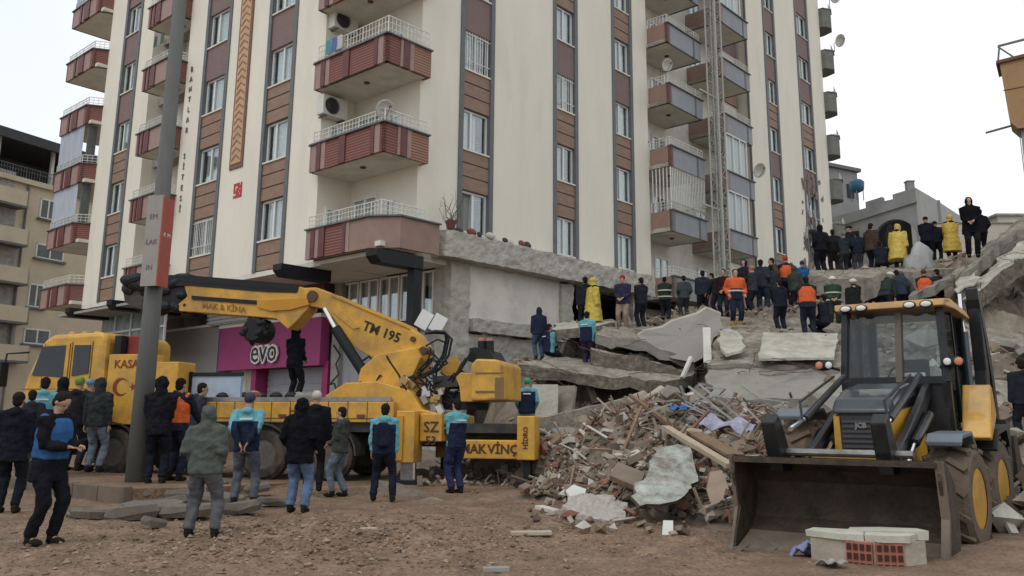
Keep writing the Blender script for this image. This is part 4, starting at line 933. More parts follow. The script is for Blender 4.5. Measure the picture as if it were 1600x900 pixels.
_pm = [o for o in bpy.data.objects if o.name == 'person'][0]; _q = _pm.location+Matrix.Rotation(math.radians(-105), 3, 'Z') @ Vector((.06, .45, 1.12))
b = MB(); b.obox((0, 0, 0), (.075, .15, .01), rot(35, 0, 0)); o = b.build('mobile_phone', MT['black'], bevel=.003); o.location = _q; o.rotation_euler = (0, 0, math.radians(-105)); tag(o, 'black mobile phone in the hands of the man with the blue vest', 'phone')
P_(312, 845, 648, 0, 'stocky person in grey hooded jacket with red hem and grey trousers, back to the camera', 0, jacket=(.085, .095, .085), pants=(.10, .10, .105), head='hood', near=True, stance=(.17, .19, 0, 0), fat=1.25, arms='pocket')
P_(379, 790, 615, 0.08, 'man in turquoise and navy jacket with grey hat, standing by the broken asphalt', 5, jmat=TJ, pants=(.085, .095, .11), head='beanie', hc=(.05, .055, .08), near=True, arms='back', stance=(.14, .16, 0, .0), hood_down=True)
P_(463, 803, 625, 0, 'man in long black padded coat with hood up and blue jeans', -8, jacket=(.008, .008, .011), pants=(.10, .15, .24), head='hood', near=True, coat=.08, fat=1.2, arms='pocket', stance=(.13, .14, .05, -.05))
P_(528, 780, 640, 0, 'man in dark patterned jacket and faded jeans beside the rear truck wheel', 80, jacket=(.05, .055, .05), pants=(.12, .15, .18), head='hair', near=True, arms='front', stance=(.08, .08, .1, -.1))
P_(597, 786, 634, 0, 'man in turquoise jacket with dark backpack and black trousers near the stabiliser leg', 0, bag=(.015, .018, .035), jmat=TJ, pants=(.015, .016, .03), head='hair', near=True, arms='down', stance=(.17, .19, 0, -.06))
P_(711, 776, 628, 0, 'bare headed man in turquoise jacket alone by the rear beam of the crane truck', 40, jmat=TJ, pants=(.025, .03, .075), head='hair', near=True, arms='fold', stance=(.08, .08, .0, -.06), hood_down=False)
P_(8, 804, 615, 0, 'man in black coat cut by the left picture edge, back to the camera', 10, jacket=(.014, .015, .02), pants=(.012, .013, .02), head='hair', near=True, coat=.1, arms='down')
P_(144, 738, 592, .28, 'man in dark hooded jacket and washed jeans standing on the pavement beside the crescent panel', -5, jacket=(.03, .034, .034), pants=(.13, .15, .18), head='hood', near=True, arms='down')
P_(240, 757, 590, .2, 'person in black coat half hidden behind the lamp post with a pale hood fur', 10, jacket=(.012, .013, .018), pants=(.012, .014, .02), head='hood', near=True, arms='front', coat=.05)
P_(270, 752, 585, .2, 'man with orange high visibility vest over dark overalls next to the lamp post', -20, jacket=(.02, .022, .035), vest=(.60, .12, .035), pants=(.02, .022, .035), head='hair', near=True, arms='carry')
P_(295, 742, 578, .2, 'man in navy jacket stretching his arm to the truck deck', -60, jacket=(.035, .04, .055), pants=(.02, .022, .03), head='hair', near=True, arms='one_reach', lean=10)
P_(55, 742, 590, .28, 'man in pale blue and navy jacket behind the man with the phone', 20, jmat=TJ, pants=(.03, .035, .05), head='hair', arms='down')
P_(85, 735, 588, .28, 'person in black hooded coat next to the yellow truck cab', -10, jacket=(.014, .015, .02), pants=(.02, .02, .03), head='hood', arms='front')
P_(110, 736, 584, .28, 'man in green woolly hat and dark coat by the truck cab', 0, jacket=(.02, .02, .025), pants=(.02, .02, .03), head='beanie', hc=(.18, .28, .06), arms='down')
P_(36, 745, 610, .28, 'person in charcoal coat standing in front of the truck bumper', 30, jacket=(.03, .03, .033), pants=(.03, .03, .035), head='hair', arms='pocket')
P_(128, 733, 582, .28, 'man in pale blue cap and navy jacket below the rear cab window', -15, jacket=(.02, .025, .05), pants=(.02, .02, .03), head='cap', hc=(.15, .28, .42), arms='down')
P_(487, 768, 612, .1, 'man with white hat in black coat behind the long black padded coat', 10, jacket=(.012, .012, .016), pants=(.015, .016, .02), head='beanie', hc=(.45, .42, .38), arms='down')
# ================================================ collapsed building: mound
PR = []   # rescuers on the rubble: u, v(feet), Y, label, ...
orange = (.60, .115, .04); dk = (.02, .022, .03); nv = (.02, .027, .05); yel = (.62, .42, .03)
RP = [ # u, vfeet, vtop, label, face, kwargs
 (842, 562, 480, 'man in navy jacket and blue jeans standing on the lowest slab before the concrete beam', 20, dict(jacket=nv, pants=(.06, .09, .14), head='hood')),
 (858, 574, 525, 'person in turquoise jacket crouching beside the standing man in jeans', -60, dict(jmat=TJ, pants=dk, head='hair', crouch=.38, stance=(.15, .15, .1, .05), arms='front')),
 (918, 578, 486, 'man in turquoise jacket and dark purple trousers below the yellow raincoat', -30, dict(jmat=TJ, pants=(.04, .025, .06), head='hair', arms='front')),
 (927, 522, 433, 'person in yellow raincoat left of the tilted slab, nearest to the white infill wall', -70, dict(poncho=1, pants=dk)),
 (915, 520, 432, 'man in dark jacket half hidden by the leftmost yellow raincoat', 10, dict(jacket=dk, pants=dk, head='hair')),
 (974, 517, 430, 'man with red hood and navy jacket in beige trousers, left on the long slab', 160, dict(jacket=(.03, .03, .06), pants=(.25, .19, .15), head='beanie', hc=(.3, .03, .04), arms='front', vest=None)),
 (1003, 515, 433, 'man in black jacket and trousers right of the one in beige trousers', 30, dict(jacket=dk, pants=dk, head='hair')),
 (1040, 503, 432, 'firefighter in black coat with pale reflective stripes behind the tilted slab', -20, dict(bands=(1.22, .98), jacket=(.03, .035, .03), pants=dk, head='hair', arms='front')),
 (1070, 500, 430, 'man in grey jacket between the striped coat and the navy jacket', 10, dict(jacket=(.06, .065, .07), pants=(.05, .05, .06), head='hair')),
 (1100, 498, 422, 'man in dark navy jacket behind the top edge of the tilted slab', 5, dict(jacket=(.025, .03, .04), pants=dk, head='hair')),
 (1152, 513, 420, 'rescuer in orange and navy suit with yellow boots, facing the camera', 180, dict(bands=(1.1,), jmat=cloth_two(orange, (.02, .022, .045), 1.26, 0, .19), pants=(.02, .022, .04), head='hair', arms='hips', boots=(.45, .36, .08))),
 (1133, 500, 402, 'man in black and red jacket behind the rescuer with yellow boots', 150, dict(jacket=(.03, .012, .014), pants=dk, head='hair')),
 (1178, 492, 400, 'person with pinkish scarf among the standing group', 60, dict(jacket=(.04, .045, .06), pants=dk, head='wrap', hc=(.4, .18, .16))),
 (1192, 490, 405, 'man in slate jacket right of the pinkish scarf', -30, dict(jacket=(.03, .035, .05), pants=(.03, .04, .06), head='hair')),
 (1207, 488, 398, 'man in dark grey coat standing behind the group at the building foot', 0, dict(jacket=(.035, .04, .045), pants=(.06, .065, .08), head='hair', coat=.06)),
 (1222, 521, 436, 'man in black overalls with pale gloves on the slab edge', 15, dict(jacket=(.018, .02, .03), pants=(.018, .02, .03), head='hair', gloves=(.5, .48, .44))),
 (1231, 480, 400, 'rescuer in orange vest seen from behind, furthest left at the upper ledge', 0, dict(jacket=nv, vest=orange, pants=dk, head='beanie', hc=(.4, .06, .03))),
 (1257, 478, 393, 'man in bright blue jacket at the foot of the damaged facade', 0, dict(jacket=(.03, .11, .26), pants=nv, head='beanie', hc=(.04, .06, .08))),
 (1265, 528, 430, 'rescuer in orange vest bending left of the firefighter in the white helmet', -10, dict(jacket=(.02, .022, .035), vest=orange, pants=(.02, .022, .035), head='hair', lean=8, arms='front')),
 (1290, 528, 462, 'kneeling rescuer in dark suit left of the digger roof', 40, dict(jacket=dk, pants=dk, head='hair', crouch=.4, stance=(.16, .16, .12, 0), arms='front')),
 (1305, 515, 432, 'firefighter in white helmet and green reflective coat, left of the two', 170, dict(bands=(1.22, .98), jacket=(.035, .055, .04), pants=(.03, .035, .03), head='helmet', hc=(.62, .6, .5), arms='front')),
 (1338, 518, 436, 'firefighter in pale helmet and black coat, right of the two', 150, dict(jacket=(.02, .022, .02), pants=(.03, .035, .03), head='helmet', hc=(.55, .53, .42), arms='face')),
 (1285, 430, 351, 'man in black coat at the left end of the upper row against the facade', 10, dict(jacket=(.012, .013, .016), pants=(.015, .015, .02), head='hood')),
 (1305, 430, 358, 'second person from the left of the upper row, dark brown trousers', -10, dict(jacket=(.02, .02, .025), pants=(.05, .035, .035), head='hair')),
 (1322, 431, 348, 'man in grey hat and dark coat in the middle of the upper row', 20, dict(jacket=(.028, .035, .04), pants=(.025, .03, .035), head='beanie', hc=(.15, .16, .16), fat=1.1)),
 (1343, 429, 347, 'man in navy jacket and grey trousers in the upper row', 0, dict(jacket=(.018, .022, .035), pants=(.07, .07, .08), head='hair')),
 (1364, 428, 348, 'man in brown coat turned right in the upper row beside the yellow raincoat', -60, dict(jacket=(.06, .042, .035), pants=dk, head='hair', coat=.05, lean=5)),
 (1378, 428, 392, 'person crouching between the brown coat and the yellow raincoat', -30, dict(jacket=dk, pants=dk, head='hair', crouch=.45, stance=(.16, .16, .12, 0), arms='front')),
 (1406, 424, 348, 'person in yellow raincoat leaning right, middle of the three raincoats', -40, dict(poncho=1, pants=dk, lean=10)),
 (1452, 414, 338, 'policeman in black uniform left of the rightmost raincoat', -20, dict(jacket=(.012, .014, .022), pants=(.012, .014, .02), head='cap', hc=(.01, .01, .014), arms='front')),
 (1466, 413, 345, 'man in dark uniform with grey trousers directly behind the policeman', -30, dict(jacket=(.016, .018, .025), pants=(.02, .02, .028), head='cap', hc=(.012, .012, .015))),
 (1490, 409, 335, 'person in orange yellow raincoat with hood up, rightmost raincoat', 0, dict(poncho=2, pants=dk)),
 (1522, 402, 308, 'tall man in long black hooded coat on the high tilted slab', 160, dict(jacket=(.008, .009, .011), pants=(.012, .013, .016), head='hood', coat=.15, arms='front')),
 (1537, 400, 345, 'person in black jacket behind the tall hooded man', 0, dict(jacket=(.012, .013, .016), pants=(.012, .013, .016), head='hair')),
 (1410, 500, 430, 'man in slate jacket just above the digger roof, left of the orange vest', 0, dict(jacket=(.035, .045, .06), pants=dk, head='hair', lean=15)),
 (1450, 502, 432, 'rescuer in orange vest and woolly hat just above the digger roof', -20, dict(jacket=(.03, .03, .04), vest=orange, pants=dk, head='beanie', hc=(.1, .05, .04), lean=10)),
 (1470, 500, 434, 'man in dark green jacket right of the orange vest above the digger roof', 20, dict(jacket=(.03, .035, .03), pants=dk, head='hair')),
 (1594, 532, 452, 'rescuer in orange vest cut by the right picture edge', 10, dict(jacket=(.025, .025, .04), vest=orange, pants=dk, head='hair')),
 (1608, 700, 590, 'person in black clothes cut by the right edge behind the digger wheel', 0, dict(jacket=dk, pants=dk, head='hair')),
 (823, 697, 590, 'man in turquoise jacket with green hood standing behind the rear stabiliser', 0, dict(jmat=TJ, pants=(.2, .22, .24), head='beanie', hc=(.06, .3, .16))),
 (1166, 486, 406, 'bearded man in dark hood left of the orange vest at the upper ledge', 140, dict(jacket=(.02, .02, .026), pants=dk, head='hood', arms='front')),
 (1214, 482, 402, 'man in brown jacket turned left right behind the dark grey coat', 80, dict(jacket=(.07, .05, .035), pants=dk, head='hair', lean=8)),
 (1245, 492, 415, 'man in grey green anorak left of the bright blue jacket', -50, dict(jacket=(.05, .06, .05), pants=(.04, .04, .05), head='hood')),
 (1120, 495, 425, 'man in dark parka at the left of the orange and navy suit', 70, dict(jacket=(.025, .025, .03), pants=dk, head='hair', lean=12, arms='carry')),
 (1385, 502, 436, 'helmeted firefighter bending just above the left of the digger roof lamps', -60, dict(jacket=(.03, .04, .035), pants=dk, head='helmet', hc=(.5, .48, .4), lean=30, arms='carry')),
 (1428, 500, 437, 'man in grey hood leaning forward between slate jacket and orange vest', 60, dict(jacket=(.07, .075, .08), pants=dk, head='hood', lean=25, arms='carry')),
 (1332, 428, 352, 'man in black cap squeezed between grey hat and navy jacket of the upper row', 60, dict(jacket=(.02, .02, .024), pants=dk, head='cap', hc=(.02, .02, .02))),
 (1395, 420, 352, 'man in dark hood right behind the middle yellow raincoat', 30, dict(jacket=(.03, .028, .026), pants=dk, head='hood')),
]
DEP = {1166: 30.2, 1214: 31.4, 1245: 30.6, 1120: 29, 1385: 27.6, 1428: 28.4, 1332: 33.6, 1395: 33.4, 842: 27, 858: 26.6, 918: 25.5, 927: 28.5, 915: 29, 974: 28, 1003: 28.3, 1040: 29.5, 1070: 30, 1100: 30, 1152: 27, 1133: 28.5, 1178: 29.5, 1192: 30, 1207: 30.6, 1222: 26.5, 1231: 31.5, 1257: 32, 1265: 25.5, 1290: 25.8, 1305: 27.5, 1338: 27.2, 1285: 32.5, 1305.1: 33, 1322: 32.5, 1343: 32.8, 1364: 32.6, 1378: 32.2, 1406: 32, 1452: 32, 1466: 32.8, 1490: 32, 1522: 28, 1537: 30, 1410: 28, 1450: 27.6, 1470: 28.4, 1594: 30, 1608: 17, 823: 20.6}
CP = []
feet = []
for i, r in enumerate(RP):
    Y = DEP[r[0]]
    if r[3].startswith('second person'): Y = 33
    q = W(r[0], r[1], Y); feet.append(q); CP.append((q.x, q.y, q.z))
def cp(u, v, Y): q = W(u, v, Y); CP.append((q.x, q.y, max(q.z, 0)))
# heap near, void levels, right flank
for t in ((1050, 632, 18.5), (960, 655, 18), (1130, 640, 18.5), (900, 690, 18), (1000, 720, 15), (1100, 740, 14), (900, 760, 15.5), (1150, 800, 12.6), (860, 700, 20), (830, 690, 23), (1100, 690, 16), (950, 645, 22.3), (1040, 640, 22.3), (900, 648, 22.6), (980, 636, 24), (1040, 632, 24), (910, 636, 24),
          (1150, 660, 19), (1250, 662, 18), (1350, 655, 18.5), (1120, 655, 20.2), (1200, 655, 20), (1300, 650, 20), (1200, 625, 21.8), (1300, 622, 21.8), (1120, 600, 23.2), (1200, 598, 23.2), (1300, 596, 23.2), (1400, 560, 24), (1150, 528, 26), (1250, 532, 25), (1350, 530, 25.5),
          (1560, 640, 19), (1600, 700, 16), (1600, 760, 13.5), (1560, 560, 23), (1620, 520, 26), (1560, 470, 27.5), (1640, 450, 28), (1560, 430, 31), (1640, 400, 32), (1640, 640, 19), (1500, 480, 27), (1420, 470, 28.5), (1340, 478, 28.2), (1290, 475, 29.5), (1240, 490, 29),
          (1000, 560, 25), (900, 600, 25.5), (960, 600, 26), (1080, 540, 26.5)): cp(*t)
CP += [(x, y, 0) for x, y in ((-1.5, 22), (-1.2, 19), (-.3, 17), (.3, 15), (.9, 13.2), (1.9, 11.9), (3.2, 11.5), (4.5, 12), (6.5, 11.5), (8, 10), (10, 8), (5, 9), (0, 12), (-3, 14), (3, 9.5), (5.6, 12.2), (6.2, 13.5), (6.8, 15.2), (7.6, 13.5), (-2.2, 26), (-2, 29))]
CP += [(3, 33, 3.5), (8, 38, 6), (14, 43, 7), (20, 40, 7.5), (24, 50, 6), (26, 34, 6), (22, 25, 3.5), (16, 60, 5), (14, 15, .8), (0, 31, 2.6), (.5, 29, 2.9)]
import numpy as np
_cp = np.array(CP)
def mound_raw(X, Y):
    d2 = (X[..., None]-_cp[:, 0])**2+(Y[..., None]-_cp[:, 1])**2+.015
    w_ = d2**-2.2; return (w_*_cp[:, 2]).sum(-1)/w_.sum(-1)
def mz(x, y): return float(mound_raw(np.array(x), np.array(y)))
nx, ny = 230, 330
xs = np.linspace(-3, 30, nx); ys = np.linspace(10.5, 62, ny); ys = 10.5+(61.5-10.5)*(np.linspace(0, 1, ny)**1.35)
XX, YY = np.meshgrid(xs, ys); ZZ = mound_raw(XX, YY)
vs = []
for j in range(ny):
    for i in range(nx):
        x, y, z = XX[j, i], YY[j, i], ZZ[j, i]
        edge = min(1, max(0, z/.5)); 
        n_ = .22*noise.noise(Vector((x*1.1, y*1.1, 0)))+.24*noise.noise(Vector((x*2.6, y*2.6, 4)))+.14*noise.noise(Vector((x*5, y*5, 8)))
        dmin = min((x-f.x)**2+(y-f.y)**2 for f in feet) if z > 1 else 9
        vs.append((x, y, z+n_*edge*min(1, dmin/.5)-.12*(1-edge)))
fs = [(j*nx+i, j*nx+i+1, (j+1)*nx+i+1, (j+1)*nx+i) for j in range(ny-1) for i in range(nx-1)]
rub = mat('rubble_dust', (.225, .19, .15), .95, var=.3, scale=1.6, dirt=(.12, .09, .07), damt=.8, dscale=1.3, bump=1., bscale=9, spec=.2)
b = MB(); b.add(vs, fs); mo = b.build('rubble_ground', rub, smooth=False); tag(mo, kind='structure')
pm = [None, mat('raincoat_yellow', (.50, .375, .06), .5, var=.08, scale=4), mat('raincoat_amber', (.50, .32, .045), .5, var=.08, scale=4)]
for r, q in zip(RP, feet):
    u, v, top, lab, fc, k = r; k = dict(k)
    if k.get('poncho'): k['poncho'] = pm[k['poncho']]
    hh = onplane(u, top, (0, q.y, 0), (0, 1, 0)).z-q.z
    hh = 1.72 if k.get('crouch') or not 1.5 < hh < 2.05 else hh
    if abs(hh-1.72) > .25: print('h', lab[:30], hh)
    k.setdefault('fat', random.Random(u+5).uniform(1.12, 1.32)); k.setdefault('arms', random.Random(u).choice(['down', 'down', 'pocket', 'front']))
    person(lab, (q.x, q.y, q.z-.02), math.radians(fc), hh, **k)
q = W(457, 624, 20.3); person('man in black coat standing up on the crane truck deck before the roller shutter', (q.x, q.y, 1.72), math.radians(-30), 1.78, jacket=(.01, .01, .013), pants=(.012, .012, .016), head='hood', arms='front', near=True)
# ================================================ slabs and beams on the mound
slabc = mat('slab_concrete', (.33, .30, .245), .93, var=.3, scale=7, dirt=(.15, .12, .095), damt=.9, dscale=2.4, bump=1., bscale=20)
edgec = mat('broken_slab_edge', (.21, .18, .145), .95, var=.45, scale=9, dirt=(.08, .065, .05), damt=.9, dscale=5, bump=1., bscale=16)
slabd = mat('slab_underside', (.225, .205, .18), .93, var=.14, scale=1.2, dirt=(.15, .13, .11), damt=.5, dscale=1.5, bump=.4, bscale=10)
palec = mat('pale_plaster', (.46, .445, .375), .9, var=.12, scale=2.5, dirt=(.25, .22, .175), damt=.8, dscale=1.9, bump=.6, bscale=12)
roughtx = bpy.data.textures.new('slab_rough', 'CLOUDS'); roughtx.noise_scale = .26; roughtx.noise_depth = 5
def slab(name, label, cat, poly, th, mats, seed=0, disp=.075, group=None, push=None, jag=.13, split=.34):
    """poly: world points of the visible face; extruded by vector push (default down) of length th"""
    rnd = random.Random(seed); P = [Vector(p) for p in poly]; c = sum(P, Vector())/len(P)
    n = Vector(push) if push else Vector((0, 0, -1)); n = n.normalized()*th
    out_ = []
    for i, p in enumerate(P):
        q = P[(i+1) % len(P)]; k = max(1, int((q-p).length/split))
        for j in range(k):
            t = p.lerp(q, j/k); out_.append(t+Vector((rnd.uniform(-jag, jag), rnd.uniform(-jag, jag), rnd.uniform(-jag, jag)*.5)) if j else t)
    m = len(out_); b = MB()
    rings = [[c.lerp(p, f)-c for p in out_] for f in (.3, .65, 1.0)]
    bot = [p+n*(1+rnd.uniform(-.12, .12))-c for p in out_]
    vs = [Vector()]+rings[0]+rings[1]+rings[2]+bot+[n]
    fs = [(0, 1+i, 1+(i+1) % m) for i in range(m)]
    mi = [0]*m
    for r_ in range(2):
        fs += [(1+r_*m+i, 1+(r_+1)*m+i, 1+(r_+1)*m+(i+1) % m, 1+r_*m+(i+1) % m) for i in range(m)]; mi += [0]*m
    fs += [(1+2*m+i, 1+3*m+i, 1+3*m+(i+1) % m, 1+2*m+(i+1) % m) for i in range(m)]; mi += [1]*m
    fs += [(1+4*m, 1+3*m+(i+1) % m, 1+3*m+i) for i in range(m)]; mi += [1]*m
    b.add(vs, fs); b.m = mi
    o = b.build(name, mats); o.location = c
    s_ = o.modifiers.new('s', 'SUBSURF'); s_.subdivision_type = 'SIMPLE'; s_.levels = 3; s_.render_levels = 3
    d = o.modifiers.new('d', 'DISPLACE'); d.texture = roughtx; d.strength = disp; d.mid_level = .5; d.texture_coords = 'LOCAL'
    return tag(o, label, cat, group)
def wp(*t, k=1., dz=0): return [W(a[0], a[1], a[2]*k)+Vector((0, 0, dz)) for a in t]
FOOT = []
def in_foot(x, y):
    for P in FOOT:
        c = False; j = len(P)-1
        for i in range(len(P)):
            if (P[i][1] > y) != (P[j][1] > y) and x < (P[j][0]-P[i][0])*(y-P[i][1])/(P[j][1]-P[i][1])+P[i][0]: c = not c
            j = i
        if c: return True
    return False
SL = [
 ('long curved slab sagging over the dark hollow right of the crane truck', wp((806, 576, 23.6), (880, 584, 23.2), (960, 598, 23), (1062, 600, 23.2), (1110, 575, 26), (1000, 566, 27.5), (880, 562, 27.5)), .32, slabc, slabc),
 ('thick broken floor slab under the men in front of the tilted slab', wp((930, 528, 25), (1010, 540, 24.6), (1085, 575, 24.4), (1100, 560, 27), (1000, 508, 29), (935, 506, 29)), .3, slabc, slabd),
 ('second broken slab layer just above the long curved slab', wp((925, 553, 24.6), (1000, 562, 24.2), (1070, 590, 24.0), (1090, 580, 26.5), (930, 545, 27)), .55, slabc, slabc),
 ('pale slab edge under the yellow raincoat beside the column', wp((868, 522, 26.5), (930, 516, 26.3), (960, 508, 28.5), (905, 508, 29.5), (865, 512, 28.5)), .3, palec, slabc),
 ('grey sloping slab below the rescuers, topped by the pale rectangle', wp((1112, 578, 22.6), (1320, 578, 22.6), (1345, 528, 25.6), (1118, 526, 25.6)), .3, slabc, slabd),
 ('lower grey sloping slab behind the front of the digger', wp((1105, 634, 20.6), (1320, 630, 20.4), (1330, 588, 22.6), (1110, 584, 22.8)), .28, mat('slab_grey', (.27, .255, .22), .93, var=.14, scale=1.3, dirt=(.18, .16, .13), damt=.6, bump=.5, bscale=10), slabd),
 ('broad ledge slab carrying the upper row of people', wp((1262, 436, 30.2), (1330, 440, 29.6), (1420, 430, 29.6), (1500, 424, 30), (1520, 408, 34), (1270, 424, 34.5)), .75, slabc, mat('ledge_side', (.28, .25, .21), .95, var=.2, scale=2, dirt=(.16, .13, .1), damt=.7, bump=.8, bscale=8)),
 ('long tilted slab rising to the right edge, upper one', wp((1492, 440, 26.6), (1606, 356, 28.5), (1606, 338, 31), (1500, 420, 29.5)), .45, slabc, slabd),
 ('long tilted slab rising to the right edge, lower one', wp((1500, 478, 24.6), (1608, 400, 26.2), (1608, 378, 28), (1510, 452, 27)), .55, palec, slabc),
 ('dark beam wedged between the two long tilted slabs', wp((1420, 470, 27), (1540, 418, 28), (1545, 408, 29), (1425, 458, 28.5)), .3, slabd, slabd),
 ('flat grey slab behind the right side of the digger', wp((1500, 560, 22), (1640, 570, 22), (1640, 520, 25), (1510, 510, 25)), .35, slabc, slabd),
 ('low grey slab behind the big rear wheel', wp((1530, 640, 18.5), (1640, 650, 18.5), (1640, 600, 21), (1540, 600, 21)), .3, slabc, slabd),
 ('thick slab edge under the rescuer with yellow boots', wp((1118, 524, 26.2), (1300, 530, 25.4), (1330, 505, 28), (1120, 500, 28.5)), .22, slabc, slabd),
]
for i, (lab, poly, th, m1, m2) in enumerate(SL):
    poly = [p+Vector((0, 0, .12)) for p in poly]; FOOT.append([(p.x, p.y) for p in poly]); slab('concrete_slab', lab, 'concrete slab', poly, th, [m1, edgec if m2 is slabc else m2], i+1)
# the big tilted slab facing the camera, with a white top edge
slab('tilted_slab', 'big smooth grey slab tilted towards the camera with whitish top edge', 'concrete slab', wp((996, 524, 25.2), (1050, 502, 25.6), (1104, 481, 26), (1127, 490, 26), (1112, 552, 24.4), (1085, 566, 24.2), (1050, 560, 24.4), (1008, 540, 24.8)), .28, [mat('tilt_face', (.25, .23, .205), .9, var=.08, scale=1, dirt=(.19, .17, .15), damt=.4, bump=.15), palec], 31, .03, push=(.1, 1, .3))
slab('plaster_panel', 'pale plaster rectangle on the grey sloping slab', 'plaster panel', wp((1186, 572, 22.4), (1304, 571, 22.4), (1310, 532, 24.6), (1192, 530, 24.6)), .06, [palec, palec], 32, .02, jag=.03)
bpy.data.objects['plaster_panel'].location.z += .2
slab('plaster_panel', 'rounded pale plaster fragment left of the rectangle on the sloping slab', 'plaster panel', wp((1120, 545, 24), (1135, 568, 23), (1158, 562, 23), (1160, 538, 24.6), (1140, 527, 25.2), (1122, 530, 25)), .08, [palec, palec], 33, .03)
bpy.data.objects['plaster_panel.001'].location.z += .25
slab('plaster_panel', 'white plaster fragment on the upper tilted slab at the right', 'plaster panel', wp((1498, 474, 24.7), (1531, 452, 25.2), (1528, 438, 26.6), (1494, 458, 26)), .05, [palec, palec], 34, .02)
bpy.data.objects['plaster_panel.002'].location.z += .32
def beam(name, label, cat, p0, p1, w_, h_, m, seed=1, disp=.04, group=None):
    b = MB(); L = (Vector(p1)-Vector(p0)).length; k = max(2, int(L/.3)); c = (Vector(p0)+Vector(p1))/2; rnd = random.Random(seed)
    d = (Vector(p1)-Vector(p0)).normalized(); x = d.cross(Vector((0, 0, 1))).normalized(); z = x.cross(d)
    rings = []
    for i in range(k+1):
        q = Vector(p0).lerp(Vector(p1), i/k)-c; a = w_/2*rnd.uniform(.9, 1.05); e = h_/2*rnd.uniform(.9, 1.05)
        rings.append([q+x*a+z*e, q-x*a+z*e, q-x*a-z*e, q+x*a-z*e])
    b.loft(rings); o = b.build(name, m); o.location = c
    if disp: 
        s_ = o.modifiers.new('s', 'SUBSURF'); s_.subdivision_type = 'SIMPLE'; s_.levels = 2; s_.render_levels = 2
        dd = o.modifiers.new('d', 'DISPLACE'); dd.texture = roughtx; dd.strength = disp; dd.mid_level = .5; dd.texture_coords = 'LOCAL'
    return tag(o, label, cat, group)
woodm = mat('old_wood', (.22, .14, .085), .85, var=.3, scale=5, stretch=(6, 1, 1), dirt=(.1, .06, .04), damt=.5, bump=.4)
palew = mat('pale_wood', (.42, .34, .25), .85, var=.2, scale=5, stretch=(6, 1, 1), dirt=(.25, .18, .12), damt=.4)
whitem = mat('white_board', (.58, .56, .51), .8, var=.08, scale=4, dirt=(.35, .3, .24), damt=.5)
beam('concrete_beam', 'long concrete beam sloping up behind the rear stabiliser', 'concrete beam', W(838, 668, 19.5), W(1010, 628, 20), .35, .38, slabc, 2)
beam('concrete_beam', 'shorter concrete beam lying below the long one at the left of the heap', 'concrete beam', W(845, 695, 18.5), W(962, 662, 18.3), .3, .3, slabc, 3)
beam('door_panel', 'pale standing panels under the curved slab behind the stabiliser', 'panel', W(850, 655, 21.5), W(852, 602, 21.8), .7, .12, palec, 4, 0)
beam('door_panel', 'greyish standing panel right of the pale ones under the curved slab', 'panel', W(880, 650, 21.8), W(886, 604, 22), .5, .12, slabc, 5, 0)
beam('white_post', 'white upright post stump beside the tilted slab', 'post', W(1106, 570, 23.6), W(1104, 515, 24.2), .22, .2, whitem, 6, 0)
beam('white_post', 'thin leaning white bar left of the upright post stump', 'post', W(1066, 590, 22.5), W(1080, 558, 22.8), .1, .08, whitem, 7, 0)
beam('wood_plank', 'longest pale timber plank running down to the digger bucket', 'plank', W(1040, 668, 15.8), W(1142, 728, 13.2), .16, .07, palew, 8, 0)
beam('wood_plank', 'dark brown timber beside the longest pale plank', 'plank', W(1070, 668, 16), W(1150, 712, 13.8), .3, .05, woodm, 9, 0)
beam('wood_plank', 'thin dark rod sticking up from the middle of the heap', 'plank', W(955, 750, 14.4), W(1002, 636, 17), .05, .05, woodm, 10, 0)
beam('wood_plank', 'dark pole lying across the top of the heap', 'plank', W(985, 618, 18.5), W(1045, 662, 16.5), .08, .07, woodm, 11, 0)
beam('wood_plank', 'short white board standing at the foot of the heap', 'plank', W(1043, 856, 11.2), W(1044, 815, 11.6), .14, .04, whitem, 12, 0)
beam('wood_plank', 'white board sticking up below the timber beam end', 'plank', W(1100, 796, 12.4), W(1142, 778, 12.9), .06, .04, whitem, 13, 0)
beam('wood_plank', 'white board lying at the left foot of the heap', 'plank', W(842, 792, 14.2), W(872, 800, 13.6), .16, .05, whitem, 14, 0)
slab('plaster_slab', 'large greenish white plastered wall piece standing on the heap', 'wall piece', wp((1020, 712, 14.3), (1034, 698, 14.6), (1060, 695, 14.7), (1078, 700, 14.6), (1086, 730, 14.2), (1090, 745, 14), (1076, 765, 13.5), (1058, 782, 13.1), (1030, 788, 13), (1000, 790, 13.1), (986, 775, 13.3), (992, 755, 13.7), (1010, 745, 13.9), (1016, 730, 14.1), k=.925), .16, [mat('mint_plaster', (.47, .51, .45), .85, var=.06, scale=2.5, dirt=(.2, .17, .14), damt=1., dscale=4.5, bump=.2), mat('broken_edge', (.2, .16, .12), .95, var=.3)], 41, .05, push=(0, 1, -.35), jag=.05, split=.12)
slab('brown_slab', 'flat brown slab leaning in the middle of the heap', 'wall piece', wp((952, 742, 14.3), (965, 722, 14.9), (1008, 738, 14.6), (998, 762, 14), k=.94), .08, [mat('brown_face', (.2, .155, .115), .9, var=.15), woodm], 42, .02, push=(0, .6, -1))
o = slab('insulation_sack', 'lumpy whitish grey sack at the front foot of the heap', 'rubble sack', wp((884, 808, 13.2), (890, 792, 13.6), (930, 785, 13.7), (955, 788, 13.5), (982, 806, 12.9), (978, 822, 12.5), (940, 824, 12.5), (905, 820, 12.8), k=.99), .3, [mat('sack', (.42, .38, .34), .95, var=.25, scale=6, dirt=(.22, .18, .15), damt=.6, dscale=5, bump=1, bscale=20)]*2, 43, .22, jag=.08, split=.15)
o.location.z += .12
